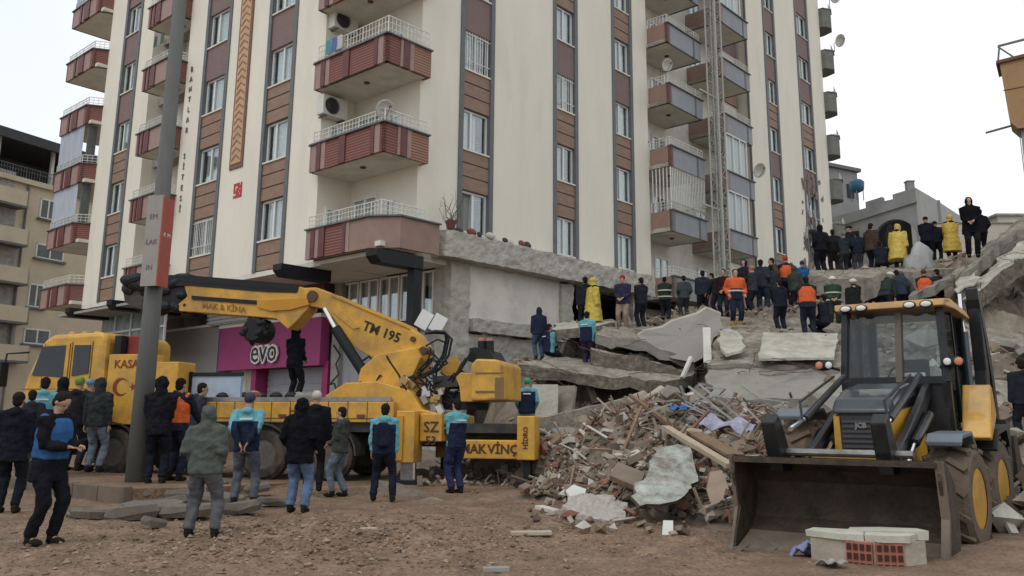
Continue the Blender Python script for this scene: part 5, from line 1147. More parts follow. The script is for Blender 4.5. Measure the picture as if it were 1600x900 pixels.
slab('white_board', 'small square white board on the left of the heap', 'board', wp((884, 766, 14.4), (896, 757, 14.6), (916, 764, 14.3), (912, 778, 14), (892, 780, 14), k=.96), .05, [whitem, whitem], 44, .01, jag=.02)
slab('brown_slab', 'rounded brown board standing against the digger bucket', 'wall piece', wp((1110, 738, 13.2), (1128, 735, 13.1), (1136, 755, 12.8), (1130, 780, 12.5), (1112, 790, 12.5), (1104, 765, 12.9), k=.96), .07, [mat('board_brown', (.27, .2, .15), .85, var=.12), woodm], 45, .02, push=(0, 1, 0))
# loose rubble: chips, bricks, sticks (uncountable)
random.seed(11)
def scatter(name, label, n, region, sizes, mats, stick=.3):
    b = MB()
    for i in range(n):
        x, y = region()
        if FOOT and in_foot(x, y) and (random.random() < .5 or y < 16): continue
        z = max(mz(x, y), ground_z(x, y) if y < 15.4 else 0)
        n_ = .22*noise.noise(Vector((x*1.1, y*1.1, 0)))
        edge = min(1, max(0, z/.5)); z += n_*edge
        r = random.uniform(*sizes)*random.uniform(.5, 1.4); M = rot(random.gauss(0, 32), random.gauss(0, 32), random.uniform(0, 360)); mi = random.randrange(len(mats))
        c = Vector((x, y, z+random.uniform(0, r*.8)))
        k = random.random()
        if k < stick: b.obox(c+Vector((0, 0, .05)), (r*random.uniform(2, 7.5), r*.35, r*.25), M, mi)
        elif k < stick+.35: b.obox(c, (r*2, r*random.uniform(.8, 1.6), r*random.uniform(.3, .8)), M, mi)
        else: rock(b, c, r*1.1, mi, .8)
    return tag(b.build(name, mats), label, 'rubble', kind='stuff')
RM = [mat('chip_a', (.33, .275, .215), .95, var=.2), mat('chip_b', (.19, .145, .105), .95, var=.2), mat('chip_c', (.11, .08, .06), .95, var=.2), mat('chip_brick', (.235, .115, .08), .95, var=.2), mat('chip_white', (.45, .42, .37), .9, var=.1), mat('chip_d', (.29, .23, .18), .95, var=.2), mat('chip_wood', (.22, .15, .10), .9, var=.2), mat('chip_e', (.17, .125, .09), .95, var=.2), mat('chip_f', (.25, .195, .145), .95, var=.2)]
def r_near():
    while True:
        x, y = random.uniform(-.1, 5.2), random.uniform(11.2, 21)
        u_ = x/y
        if mz(x, y) > .1 or random.random() < .04: return x, y
scatter('rubble', 'splintered rubble, bricks and sticks of the near heap between truck and digger', 6500, r_near, (.025, .12), RM, .24)
def r_mid():
    return random.uniform(-.5, 12), random.uniform(19, 30)
scatter('rubble', 'loose rubble strewn over the middle slabs below the rescuers', 3000, r_mid, (.03, .11), [RM[0], RM[1], RM[5], RM[2], RM[0]], .2)
def r_right():
    return random.uniform(6.2, 16), random.uniform(10.5, 24)
scatter('rubble', 'loose rubble on the slope to the right of the digger', 2600, r_right, (.03, .13), [RM[0], RM[1], RM[5], RM[2], RM[4], RM[3]], .25)
scatter('rubble', 'angular broken pieces piled on the slope right of the digger', 260, r_right, (.15, .4), [slabc, RM[1], slabd, palec], .05)
def r_top():
    return random.uniform(3, 24), random.uniform(29, 40)
scatter('rubble', 'loose rubble on the upper level around the building foot', 1800, r_top, (.05, .2), [RM[0], RM[1], RM[5]], .2)
def r_left(): return random.uniform(-2.2, .6), random.uniform(17.5, 23)
scatter('rubble', 'low dusty rubble behind the rear end of the crane truck', 600, r_left, (.03, .12), RM, .2)
# bent reinforcement bars sticking out of the slab edges
rb = mat('rusty_rebar', (.09, .05, .035), .85, var=.3)
for k_, (u, v, Y) in enumerate(((935, 545, 24.3), (1075, 585, 23.8), (870, 590, 23.2), (1150, 582, 22.4), (1290, 582, 22.3), (1320, 632, 20.3), (1505, 475, 24.4), (1120, 525, 25.9), (1270, 440, 29.4), (1580, 395, 26))):
    q = W(u, v, Y); b = MB()
    for i in range(6):
        p = Vector((random.uniform(-.8, .8), 0, random.uniform(-.1, .1))); pts = [p]; d = Vector((random.uniform(-.3, .3), -.12, random.uniform(-.05, .12)))
        for j in range(5): p = p+d+Vector((random.uniform(-.06, .06), 0, random.uniform(-.09, .04))); pts.append(p)
        b.tube(pts, .008, 5)
    o = b.build('reinforcement_bars', rb); o.location = q; tag(o, 'rusty bent reinforcement bars sticking out of a broken slab edge', 'rebar', 'reinforcement bars in the rubble')
# big countable-looking fragments on the heap
random.seed(17)
for i in range(80):
    x, y = r_near() if i < 40 else (random.uniform(1, 11), random.uniform(18, 27))
    z = mz(x, y)
    if z < .2 or (in_foot(x, y) and i % 3): continue
    r = random.uniform(.25, .6); m_ = random.choice([slabc, RM[0], palec, slabd, RM[5], RM[1]])
    o = chunk_mesh('concrete_chunk', r*1.6, r, r*.45, m_, i+200, 8); o.location = (x, y, z+(.1 if not in_foot(x, y) else .3)); o.rotation_euler = (random.gauss(0, .5), random.gauss(0, .5), random.uniform(0, 6))
    tag(o, 'angular concrete chunk lying loose on the rubble slope', 'concrete chunk', 'loose concrete chunks on the rubble')
# tangled metal frames and cloth on top of the heap
mf = empty('twisted_frame', W(1085, 640, 17.2), 0, 'tangle of bent white window frames on top of the near heap', 'metal frame')
b = MB(); random.seed(9)
for i in range(26):
    p = Vector((random.uniform(-.5, .9), random.uniform(-.4, .4), random.uniform(-.35, .5))); q = p+Vector((random.uniform(-.6, .9), random.uniform(-.3, .2), random.uniform(-.6, .2))); b.bar(p, q, random.uniform(.02, .05), .02)
b.bar((-.1, 0, .45), (1.1, -.4, -.55), .07, .04); b.bar((.1, 0, .5), (1.25, -.3, -.5), .06, .04)
b.build('bars', mat('bent_alu', (.36, .36, .35), .5, .2, var=.2), mf)
def rag(name, label, p, sx, sy, col, seed):
    rnd = random.Random(seed); b = MB(); n = 14
    vs = [(sx*(i/n-.5), sy*(j/n-.5), min(sx, sy)*(.09*math.sin(i*.8+seed)+.07*math.sin(j*.9+i*.4)+rnd.uniform(-.03, .03))+.05) for j in range(n+1) for i in range(n+1)]
    fs = [(j*(n+1)+i, j*(n+1)+i+1, (j+1)*(n+1)+i+1, (j+1)*(n+1)+i) for j in range(n) for i in range(n)]
    b.add(vs, fs); o = b.build(name, mat('rag%d' % seed, col, .95, var=.35, scale=9), smooth=True); s_ = o.modifiers.new('s', 'SOLIDIFY'); s_.thickness = .015; o.location = p; o.rotation_euler = (rnd.uniform(-.4, .4), rnd.uniform(-.4, .4), rnd.uniform(0, 3)); return tag(o, label, 'cloth')
rag('crumpled_cloth', 'crumpled blue cloth on the top of the near heap', W(1064, 640, 17), .35, .3, (.06, .14, .3), 3)
rag('crumpled_cloth', 'crumpled lilac grey cloth right of the bent frames', W(1135, 668, 16), .9, .6, (.32, .32, .40), 4)
rag('crumpled_cloth', 'patterned blue white cloth in the digger bucket left of the brick block', W(1276, 862, 9.75), .42, .45, (.2, .24, .38), 5)
rag('crumpled_cloth', 'grey rag on the ground in front of the bucket lip', W(1285, 890, 9.1), .7, .22, (.3, .29, .26), 6)
sm = empty('dust_sheet', W(1440, 424, 31), 0, 'greyish translucent plastic sheet heap between raincoat and policeman', 'plastic sheet')
b = MB(); b.ell((0, 0, .25), (.55, .3, .75), nu=14, nv=10); o = b.build('sheet', mat('sheet', (.36, .37, .36), .5, var=.15), sm, smooth=True); d = o.modifiers.new('d', 'DISPLACE'); d.texture = roughtx; d.strength = .5; d.texture_coords = 'LOCAL'
# ================================================ crane truck
T0 = W(190, 742, 19.6); T1 = W(540, 753, 18.4); td = Vector((T1.x-T0.x, T1.y-T0.y, 0)).normalized(); tyaw = math.atan2(td.y, td.x); tn = Vector((-td.y, td.x, 0))
TZ = .12
trk = empty('crane_truck', (T0.x, T0.y, TZ), tyaw, 'yellow crane truck with folded knuckle boom marked TM 195, parked along the building', 'crane truck')
TI = (Matrix.Translation((T0.x, T0.y, TZ)) @ Matrix.Rotation(tyaw, 4, 'Z')).inverted()
def tp(u, v, off=0.):   # photo pixel -> (x, z) in the truck's length plane at lateral offset
    q = TI @ onplane(u, v, (T0.x+tn.x*off, T0.y+tn.y*off, 0), tn); return q.x, q.z
Y_ = MT['yellow']; K_ = MT['black']
fy = lambda a, c, o: (a, o, c)
def tpoly(pts, off): return [tp(u, v, off) for u, v in pts]
blackp = mat('chassis_black', (.03, .03, .032), .7, var=.3, dirt=(.12, .09, .06), damt=.6, dscale=2)
dglass = mat('cab_glass', (.02, .026, .03), .12, var=.4, scale=.6, spec=.45)
# cab
cab = MB(); prof = [(-2.95, .62), (-2.95, 1.35), (-2.78, 2.2), (-2.42, 3.02), (-2.2, 3.15), (-.85, 3.2), (-.72, 3.05), (-.66, .75)]
cab.prism(prof, (0, 2.4), fy, 0)
co = cab.build('cab', Y_, trk, bevel=.13)
b = MB()
b.prism([(-2.62, 2.22), (-2.42, 2.88), (-1.78, 2.9), (-1.78, 2.16)], (-.02, .02), fy, 0); b.prism([(-1.55, 2.9), (-1.12, 2.9), (-1.12, 2.25), (-1.55, 2.2)], (-.02, .02), fy, 0)
b.build('side_window', dglass, co)
b = MB(); b.add([(-2.83, .12, 2.1), (-2.83, 2.28, 2.1), (-2.45, 2.22, 2.98), (-2.45, .18, 2.98)], [(0, 1, 2, 3)]); q = b.build('windscreen', dglass, co); q.location.x = -.03; s_ = q.modifiers.new('s', 'SOLIDIFY'); s_.thickness = .03
b = MB(); b.prism([(-2.35, 1.0), (-2.35, 2.95), (-1.68, 2.95), (-1.68, 1.0)], (-.012, .012), fy, 0); q = b.build('door', Y_, co, bevel=.01)
b2 = MB(); b2.box(-1.85, -1.72, -.04, -.012, 1.75, 1.8); b2.build('door_handle', K_, q)
b = MB()
b.tube([(-2.75, -.02, 2.75), (-3.1, -.3, 2.7), (-3.15, -.32, 2.0)], .025, 6); b.box(-3.2, -3.1, -.42, -.2, 1.95, 2.5); b.build('mirror', K_, co, bevel=.01)
b = MB(); b.box(-3.08, -2.9, .05, 2.35, .35, .75); b.build('bumper', blackp, co, bevel=.03)
b = MB(); b.tube([(-3.0, .4, .95), (-2.93, .4, .95)], .11, 12); b.build('headlight', MT['pvc'], co)
b = MB(); b.tube([(-3.0, 2.0, .95), (-2.93, 2.0, .95)], .11, 12); b.build('headlight', MT['pvc'], co)
b = MB(); 
for k in range(3): b.ell((-2.1+.35*k, .5, 3.22), (.1, .06, .05))
b.build('roof_lamp', mat('amber', (.6, .25, .03), .3), co)
jm_ = mat('seam_dark', (.12, .07, .03), .8)
b = MB()
for (x0_, x1_, z0_, z1_) in ((-2.36, -2.345, 1.0, 2.95), (-1.68, -1.665, 1.0, 2.95), (-1.62, -1.605, 1.0, 2.98), (-1.08, -1.065, 1.0, 2.98), (-2.9, -.7, 1.3, 1.315), (-2.9, -.7, 1.9, 1.912)): b.box(x0_, x1_, -.014, -.002, z0_, z1_)
b.build('body_seam', jm_, co)
# chassis, wheels
b = MB(); b.box(-2.8, 9.2, .75, 1.0, .7, 1.0); b.box(-2.8, 9.2, 1.6, 1.85, .7, 1.0); b.box(-.6, 8.9, .15, 2.35, 1.0, 1.18); b.box(.9, 2.6, .2, .6, .55, 1.05); b.box(1.2, 2.2, .1, .5, .45, .95); b.build('chassis', blackp, trk)
def wheel(parent, c, R, wd, rimR, rimm, ax='y', name='wheel', lug=0):
    w_ = empty(name, c); w_.parent = parent
    b = MB(); n = 28; prof = [(rimR, -wd/2+.01), (rimR+.05, -wd/2), (R-.06, -wd/2), (R, -wd/2+.06), (R, wd/2-.06), (R-.06, wd/2), (rimR+.05, wd/2), (rimR, wd/2-.01)]
    rings = [[(math.cos(t)*r, y, math.sin(t)*r) for t in [2*math.pi*k/n for k in range(n)]] for r, y in prof]
    b.loft(rings, cap=False); 
    if lug:
        for k in range(lug):
            t = 2*math.pi*k/lug
            for sgn in (-1, 1):
                tt = t+(math.pi/lug if sgn > 0 else 0); M = Matrix.Rotation(-tt, 3, 'Y') 
                b.obox(M@Vector((R+.012, sgn*wd*.25, 0)), (.05, wd*.52, .07), M@Matrix.Rotation(math.radians(sgn*35), 3, 'X'))
    else:
        for y in (-wd*.25, 0, wd*.25): 
            for k in range(n*2): 
                t = 2*math.pi*k/(n*2); M = Matrix.Rotation(-t, 3, 'Y'); b.obox(M@Vector((R+.004, y, 0)), (.02, wd*.2, .035), M)
    t_ = b.build('tyre', MT['rubber'], w_)
    b = MB(); pr = [(rimR+.01, -wd/2+.02), (rimR-.03, -wd/2+.03), (rimR*.8, -wd/2+.1), (rimR*.45, -wd/2+.12), (rimR*.35, -wd/2+.03), (.01, -wd/2+.02)]
    rings = [[(math.cos(t)*r, y, math.sin(t)*r) for t in [2*math.pi*k/n for k in range(n)]] for r, y in pr]; b.loft(rings, cap=True)
    pr2 = [(rimR+.01, wd/2-.02), (rimR*.8, wd/2-.1), (.01, wd/2-.08)]; b.loft([[(math.cos(t)*r, y, math.sin(t)*r) for t in [2*math.pi*k/n for k in range(n)]] for r, y in pr2])
    for k in range(8): t = 2*math.pi*k/8; b.tube([(math.cos(t)*rimR*.6, -wd/2+.09, math.sin(t)*rimR*.6), (math.cos(t)*rimR*.6, -wd/2+.07, math.sin(t)*rimR*.6)], .02, 6)
    b.build('rim', rimm, w_); return w_
rimg = mat('rim_grey', (.13, .12, .10), .6, var=.3, scale=5, dirt=(.05, .04, .03), damt=.7, dscale=4)
for x in (-.35, 3.35, 4.85):
    wheel(trk, (x, .2, .52), .53, .3, .3, rimg); wheel(trk, (x, 2.2, .52), .53, .3, .3, rimg)
for x in (-.35, 3.35, 4.85):
    b = MB(); pts = [(x+.66*math.cos(t), .52+.66*math.sin(t)) for t in [math.pi*k/10 for k in range(11)]]; pts2 = [(x+.62*math.cos(t), .52+.62*math.sin(t)) for t in [math.pi*k/10 for k in range(10, -1, -1)]]
    b.prism(pts+pts2, (0, .5), fy, 0); b.build('mudguard', blackp, trk)
# box with crescent, red tank, deck
b = MB(); b.box(-.62, .38, .0, .7, 1.12, 2.68); q = b.build('tool_box', Y_, trk, bevel=.02)
RTX = lambda x, z, y=-.01: Matrix(((1, 0, 0, x), (0, 0, -1, y), (0, 1, 0, z), (0, 0, 0, 1)))
dred = mat('dark_red_ink', (.22, .04, .02), .6); dk_ = mat('decal_dark', (.08, .03, .015), .6)
text_mesh('lettering', 'KASA', .26, dred, RTX(-.14, 2.45), q, .003, .004)
b = MB(); R1, R2 = .2, .165
o_pts = [(-.24+R1*math.cos(t), 1.95+R1*math.sin(t)) for t in [math.radians(38+284*k/20) for k in range(21)]]; i_pts = [(-.185+R2*math.cos(t), 1.95+R2*math.sin(t)) for t in [math.radians(48+264*k/20) for k in range(21)]]
for k in range(20): b.prism([o_pts[k], o_pts[k+1], i_pts[k+1], i_pts[k]], (-.014, -.001), fy)
st = [(.08+(.09 if k % 2 == 0 else .037)*math.cos(math.radians(180+36*k)), 1.95+(.09 if k % 2 == 0 else .037)*math.sin(math.radians(180+36*k))) for k in range(10)]
b.prism(st, (-.012, -.001), fy); b.build('crescent_and_star', dred, q)
b = MB(); b.box(-.6, -.42, .1, .6, .9, 3.12, 0); b.box(-.4, .02, .3, .75, 2.69, 3.12, 1); b.build('headboard', [K_, mat('dark_red', (.20, .025, .02), .6, var=.2)], trk, bevel=.02)
b = MB(); b.box(.42, 1.15, .05, .7, 1.2, 2.5); b.build('side_box', Y_, trk, bevel=.02)
b = MB(); b.box(1.62, 6.3, .02, 2.35, 1.2, 1.62); q = b.build('deck', Y_, trk, bevel=.015)
text_mesh('lettering', 'HİDRO', .22, dk_, RTX(4.3, 1.42, .008), q, .003, .004)
b = MB()
for k in range(11): x_ = 1.75+k*.44; b.box(x_, x_+.012, .008, .018, 1.2, 1.62)
b.box(1.62, 6.3, .006, .018, 1.27, 1.285); b.build('deck_seam', jm_, q)
b = MB()
for k in range(5): x_ = 1.9+k*.9; b.box(x_, x_+.16, -.02, .02, 1.3, 1.36)
b.build('side_marker', MT['rib'], q)
b = MB(); b.box(.5, 6.2, .1, .14, 1.66, 1.72); b.box(.5, 6.2, .1, 2.2, 1.63, 1.66); b.build('deck_rail', MT['steel'], trk)
# clutter on the deck: hydraulic hoses, lumps, control panel (parts of the truck body)
random.seed(14)
GM = [mat('gear_red', (.22, .05, .03), .8), mat('gear_grey', (.25, .24, .21), .8, var=.3), K_]
for i in range(26):
    b = MB(); x = random.uniform(1.8, 6); y = random.uniform(.2, 1.6); r = random.uniform(.05, .13); b.ell((x, y, 1.68+r*.5), (r*1.4, r, r), nu=7, nv=5); b.build('deck_gear', GM[random.randrange(3)], trk)
b = MB()
for i in range(12):
    p = Vector((random.uniform(5.0, 7.2), random.uniform(.3, 1.0), 1.8)); pts = [p]
    for k in range(7): p = p+Vector((random.uniform(-.25, .25), random.uniform(-.1, .15), random.uniform(-.1, .28))); pts.append(p)
    b.tube(pts, .022, 6)
b.build('hydraulic_hose', K_, trk)
bx = MB(); bx.box(1.2, 2.45, .5, .58, 1.66, 2.25); q = bx.build('control_screen', mat('pale_blue_panel', (.35, .42, .5), .5, var=.15), trk)
bx = MB(); bx.box(1.15, 2.5, .47, .52, 2.2, 2.28); bx.box(1.15, 1.22, .47, .52, 1.66, 2.3); bx.build('screen_frame', K_, trk)
# rear: stabilisers, frame
def yb(name, a0, a1, z0, z1, y0=.0, y1=.45, parent=None, m=None, bv=.02):
    b = MB(); b.box(a0, a1, y0, y1, z0, z1); return b.build(name, m or Y_, parent or trk, bevel=bv)
x0, z0 = tp(624, 722); x1, z1 = tp(655, 642)
s1 = yb('stabiliser', x0, x1, z0, z1, -.25, .25); b = MB(); b.box(x0+.08, x1-.08, -.12, .12, .05, z0); b.build('stabiliser_leg', MT['steel'], s1)
b = MB(); b.tube([(x1-.02, -.15, .08), (x1-.02, -.15, z0)], .05, 8); b.build('piston', MT['chrome'], s1); b = MB(); b.box(x0-.1, x1+.1, -.3, .3, .0, .07); b.build('foot_plate', K_, s1)
b = MB(); b.box(x0+.02, x0+.16, -.3, -.25, z0+.05, z1-.1, 0); b.build('guide_rail', mat('yellow_darker', (.5, .25, .03), .5, var=.1), s1)  # rail in a darker yellow than the housing
x2, z2 = tp(690, 690); x3, z3 = tp(655, 646)
s2 = yb('rear_locker', x1+.02, x2, z2, z3, 0, .6); text_mesh('lettering', 'SZ', .3, dk_, RTX((x1+x2)/2+.02, (z2+z3)/2), s2, .003, .004); text_mesh('lettering', '53', .24, dk_, RTX((x1+x2)/2+.02, (z2+z3)/2-.27), s2, .003, .004)
xa, za = tp(722, 716); xb, zb2 = tp(815, 688)
s3 = yb('rear_beam', xa, xb, za, zb2, -.1, .25); xm, zm = tp(788, 702); text_mesh('lettering', 'VİNÇ', .25, dk_, RTX(xm, (za+zb2)/2, -.11), s3, .003, .006); xm, zm = tp(742, 702); text_mesh('lettering', 'MAK', .25, dk_, RTX(xm, (za+zb2)/2, -.11), s3, .003, .006)
xc, zc = tp(812, 718); xd, zd = tp(840, 650)
s4 = yb('stabiliser', xc, xd, zc, zd, -.25, .2); text_mesh('lettering', 'HİDRO', .13, dk_, Matrix(((0, -1, 0, (xc+xd)/2), (0, 0, -1, -.26), (1, 0, 0, (zc+zd)/2), (0, 0, 0, 1))), s4, .003, .003)
b = MB(); b.box(xc+.1, xd-.12, -.12, .08, .05, zc); b.build('stabiliser_leg', K_, s4); b = MB(); b.box(xc-.05, xd+.08, -.3, .25, 0, .07); b.build('foot_plate', K_, s4)
b = MB(); b.box(x1+.2, xc, .6, 1.8, .75, 1.05); b.build('rear_frame', blackp, trk)
b = MB(); b.box(xc, xd, 2.0, 2.5, zc, zd); b.build('stabiliser', Y_, trk, bevel=.02); b = MB(); b.box(xc+.1, xd-.12, 2.1, 2.35, 0, zc); b.build('stabiliser_leg', K_, trk)
b = MB(); b.box(x0, x1, 2.2, 2.7, z0, z1); b.build('stabiliser', Y_, trk, bevel=.02); b = MB(); b.box(x0+.1, x1-.12, 2.3, 2.6, 0, z0); b.build('stabiliser_leg', K_, trk)
# turret
OC = 1.15
b = MB(); b.prism(tpoly([(505, 650), (508, 618), (540, 598), (590, 596), (640, 610), (660, 640), (700, 650), (700, 668), (505, 668)], .2), (.2, 2.1), fy); b.build('turret_base', Y_, trk, bevel=.02)
b = MB(); b.prism(tpoly([(570, 600), (575, 578), (600, 556), (660, 545), (668, 560), (650, 600), (640, 650), (600, 660)], OC), (OC-.42, OC+.42), fy); tu = b.build('turret', Y_, trk, bevel=.02)
b = MB(); b.prism(tpoly([(676, 575), (700, 552), (712, 575), (700, 592), (680, 592)], OC), (OC+.5, OC+.6), fy); b.build('turret_plate', Y_, trk)
# counterweight boxes
b = MB(); b.prism(tpoly([(742, 572), (750, 562), (782, 563), (788, 570), (788, 625), (742, 627)], .4), (.1, 1.9), fy); cw = b.build('engine_cover', Y_, trk, bevel=.04)
b = MB(); p0 = tp(743, 583, .1); p1 = tp(787, 583, .1); b.box(p0[0], p1[0], .085, .1, p0[1]-.012, p0[1]+.012); p0 = tp(743, 612, .1); b.box(p0[0], p1[0], .085, .1, p0[1]-.02, p0[1]+.02); p0 = tp(774, 590, .1); p1 = tp(787, 624, .1); b.box(p0[0], p1[0], .08, .1, p1[1], p0[1]); b.build('panel_joint', mat('joint', (.2, .12, .06), .8), cw)
b = MB(); b.prism(tpoly([(714, 590), (722, 582), (742, 584), (742, 628), (722, 628), (720, 606)], .4), (.3, 1.6), fy); b.build('engine_cover', Y_, trk, bevel=.02)
b = MB(); b.prism(tpoly([(690, 612), (745, 612), (745, 640), (690, 640)], .6), (.6, 1.5), fy); b.build('pump_bay', K_, trk)
b = MB(); b.prism(tpoly([(676, 588), (715, 586), (715, 604), (676, 606)], .5), (.5, 1.6), fy); b.build('pump_bay', blackp, trk)
for u in (754, 766):
    b = MB(); a0 = tp(u, 562, .8); a1 = tp(u-1, 533, .8); b.tube([(a0[0], .8, a0[1]), (a1[0], .8, a1[1])], .09, 12); b.tube([(a1[0], .8, a1[1]), (a1[0], .8, a1[1]+.07)], .07, 10, 1); b.build('exhaust_stack', [K_, mat('stack_cap', (.4, .2, .15), .6)], trk)
b = MB(); b.prism(tpoly([(738, 566), (740, 546), (748, 544), (770, 548), (780, 566)], .9), (.6, 1.6), fy); b.build('exhaust_box', K_, trk)
# main arm
def arm(name, pts, w_, mats=None, bev=.02, off=OC):
    b = MB(); b.prism(tpoly(pts, off), (off-w_/2, off+w_/2), fy); return b.build(name, mats or Y_, trk, bevel=bev)
ma = arm('main_arm', [(478, 452), (500, 451), (520, 459), (640, 510), (660, 525), (672, 545), (668, 565), (650, 582), (625, 580), (600, 566), (560, 545), (542, 520), (528, 500), (512, 484), (480, 478)], .42)
b = MB(); b.prism(tpoly([(520, 488), (532, 486), (562, 512), (552, 514)], OC-.22), (OC-.24, OC-.21), fy); b.prism(tpoly([(520, 459), (640, 510), (641, 514), (520, 463)], OC-.22), (OC-.25, OC+.25), fy); b.build('arm_edge', Y_, ma)
px, pz_ = tp(603, 519, OC-.21); p2x, p2z = tp(640, 532, OC-.21); p1x, p1z = tp(570, 506, OC-.21); an = math.atan2(p2z-p1z, p2x-p1x)
text_mesh('lettering', 'TM 195', .3, mat('decal_black', (.02, .015, .01), .6), Matrix(((math.cos(an), -math.sin(an), 0, px-.1), (0, 0, -1, OC-.22), (math.sin(an), math.cos(an), 0, pz_), (0, 0, 0, 1))), ma, .004, .006)
for u, v, r in ((644, 559, .14), (662, 548, .09), (489, 463, .13), (646, 530, .06)):
    b = MB(); q = tp(u, v, OC-.21); b.tube([(q[0], OC-.27, q[1]), (q[0], OC+.27, q[1])], r, 14); b.build('pivot_pin', MT['rib'] if False else mat('pin_dark', (.09, .05, .03), .6), ma)
# folding boom and extensions
fbm = arm('folding_boom', [(297, 447), (330, 446), (455, 456), (470, 448), (482, 452), (492, 462), (488, 485), (470, 505), (458, 516), (440, 500), (408, 497), (290, 488), (285, 480), (302, 465)], .5)
b = MB(); b.prism(tpoly([(300, 462), (406, 470), (406, 476), (300, 468)], OC-.26), (OC-.28, OC-.25), fy); b.build('boom_slot', K_, fbm)
q = tp(350, 481, OC-.25); text_mesh('lettering', 'MAK & KİNA', .2, mat('decal_rust', (.3, .12, .03), .6), Matrix(((.99, -.12, 0, q[0]), (0, 0, -1, OC-.26), (-.12*-1*-1, .99, 0, q[1]), (0, 0, 0, 1))), fbm, .003, .003)
b = MB(); b.prism(tpoly([(403, 470), (480, 466), (484, 476), (455, 484), (425, 486), (403, 480)], OC-.26), (OC-.3, OC-.25), fy); b.build('boom_collar', mat('yellow_deep', (.52, .24, .02), .5, var=.1), fbm)
b = MB(); b.prism(tpoly([(258, 430), (300, 431), (470, 445), (466, 458), (420, 457), (300, 447), (258, 448)], OC-.2), (OC-.27, OC+.2), fy); b.build('hose_tray', K_, fbm)
b = MB(); b.prism(tpoly([(262, 452), (300, 450), (300, 478), (292, 490), (262, 478)], OC), (OC-.22, OC+.22), fy); b.build('boom_extension', K_, fbm)
b = MB(); b.prism(tpoly([(200, 452), (300, 448), (330, 456), (296, 486), (225, 484), (204, 474)], OC), (OC-.2, OC+.2), fy); b.build('boom_extension', blackp, fbm)
b = MB(); random.seed(31)
for i in range(60):
    u = random.uniform(208, 308); v = random.uniform(434, 488); q = tp(u, v, OC); r = random.uniform(.06, .16); b.ell((q[0], OC+random.uniform(-.3, .2), q[1]), (r*1.6, r, r), rot(0, random.uniform(-30, 30), 0), 8, 6)
for i in range(10):
    pts = []
    for k in range(9): u = 265+k*24; q = tp(u, 438+k*2.2+random.uniform(-2, 2)+i*.6, OC); pts.append((q[0], OC-.25+.05*i, q[1]))
    b.tube(pts, .025, 6)
b.build('hose_bundle', K_, fbm)
q = tp(405, 517, OC); b = MB(); b.tube([(q[0], OC-.3, q[1]), (q[0], OC-.24, q[1]), (q[0], OC+.24, q[1]), (q[0], OC+.3, q[1])], [.24, .29, .29, .24], 22); b.build('winch_drum', K_, fbm); b = MB()
for i in range(26):
    t = random.uniform(0, 6.28); r_ = random.uniform(.12, .3); b.ell((q[0]+r_*math.cos(t), OC-.28+random.uniform(-.05, .2), q[1]+r_*math.sin(t)), (.09, .06, .06), rot(0, random.uniform(0, 180), 0), 8, 6)
b.build('cable_coil', K_, fbm)
# lift cylinders and hoses
for dy in (-.3,):
    a = tp(507, 482, OC+dy); m_ = tp(524, 513, OC+dy); e_ = tp(580, 600, OC+dy)
    b = MB(); b.tube([(m_[0], OC+dy, m_[1]), (e_[0], OC+dy, e_[1])], .12, 14); cy = b.build('lift_cylinder', K_, trk); b = MB(); b.tube([(a[0], OC+dy, a[1]), (m_[0], OC+dy, m_[1])], .055, 10); b.build('piston', MT['chrome'], cy)
a = tp(575, 520, OC+.3); m_ = tp(600, 570, OC+.3); b = MB(); b.tube([(a[0], OC+.3, a[1]), (m_[0], OC+.3, m_[1])], .11, 12); b.build('lift_cylinder', K_, trk)
b = MB()
for i, (mx_, my_) in enumerate(((0, 0), (4, 3), (9, 1))):
    pts = [(650+mx_, 590), (675+mx_, 580-my_), (692+mx_, 555), (697+mx_, 530), (695, 518+my_), (680, 517+my_), (664, 521)]
    b.tube([(tp(u, v, OC-.2-.06*i)[0], OC-.2-.06*i, tp(u, v, OC-.2-.06*i)[1]) for u, v in pts], .028, 7)
for i in range(16):
    u, v = random.uniform(628, 700), random.uniform(575, 640); q = tp(u, v, .5); pts = [Vector((q[0], .5, q[1]))]
    for k in range(6): pts.append(pts[-1]+Vector((random.uniform(-.2, .2), random.uniform(-.08, .08), random.uniform(-.16, .16))))
    b.tube(pts, .022, 6)
for (u0, v0, u1, v1) in ((712, 590, 738, 548), (706, 596, 728, 560)): p0 = tp(u0, v0, .5); p1 = tp(u1, v1, .5); b.tube([(p0[0], .5, p0[1]), (p1[0], .5, p1[1])], .03, 8)
b.build('hydraulic_hose', K_, trk)
b = MB(); random.seed(33)
for i in range(22):
    u, v = random.uniform(632, 690), random.uniform(590, 645); q = tp(u, v, .4); r = random.uniform(.05, .13); b.obox((q[0], .4+random.uniform(-.15, .2), q[1]), (r*1.5, r, r), rot(0, random.uniform(0, 90), 0), random.randrange(4))
b.build('valve_block', [K_, mat('valve_grey', (.3, .28, .25), .6, .3), mat('valve_brass', (.4, .28, .12), .5, .5), mat('valve_white', (.5, .5, .5), .6)], trk)
# two white panels leaning behind the boom
for i, (u, v) in enumerate(((662, 500), (684, 506))):
    o = empty('insulation_board', W(u, v+12, 24.0), .2, ('left' if i == 0 else 'right')+' one of the two white boards standing behind the crane arm', 'board', None); b = MB(); b.obox((0, 0, .22), (.36, .06, .5), rot(0, 28, 0)); b.build('sheet', MT['pvc'], o)
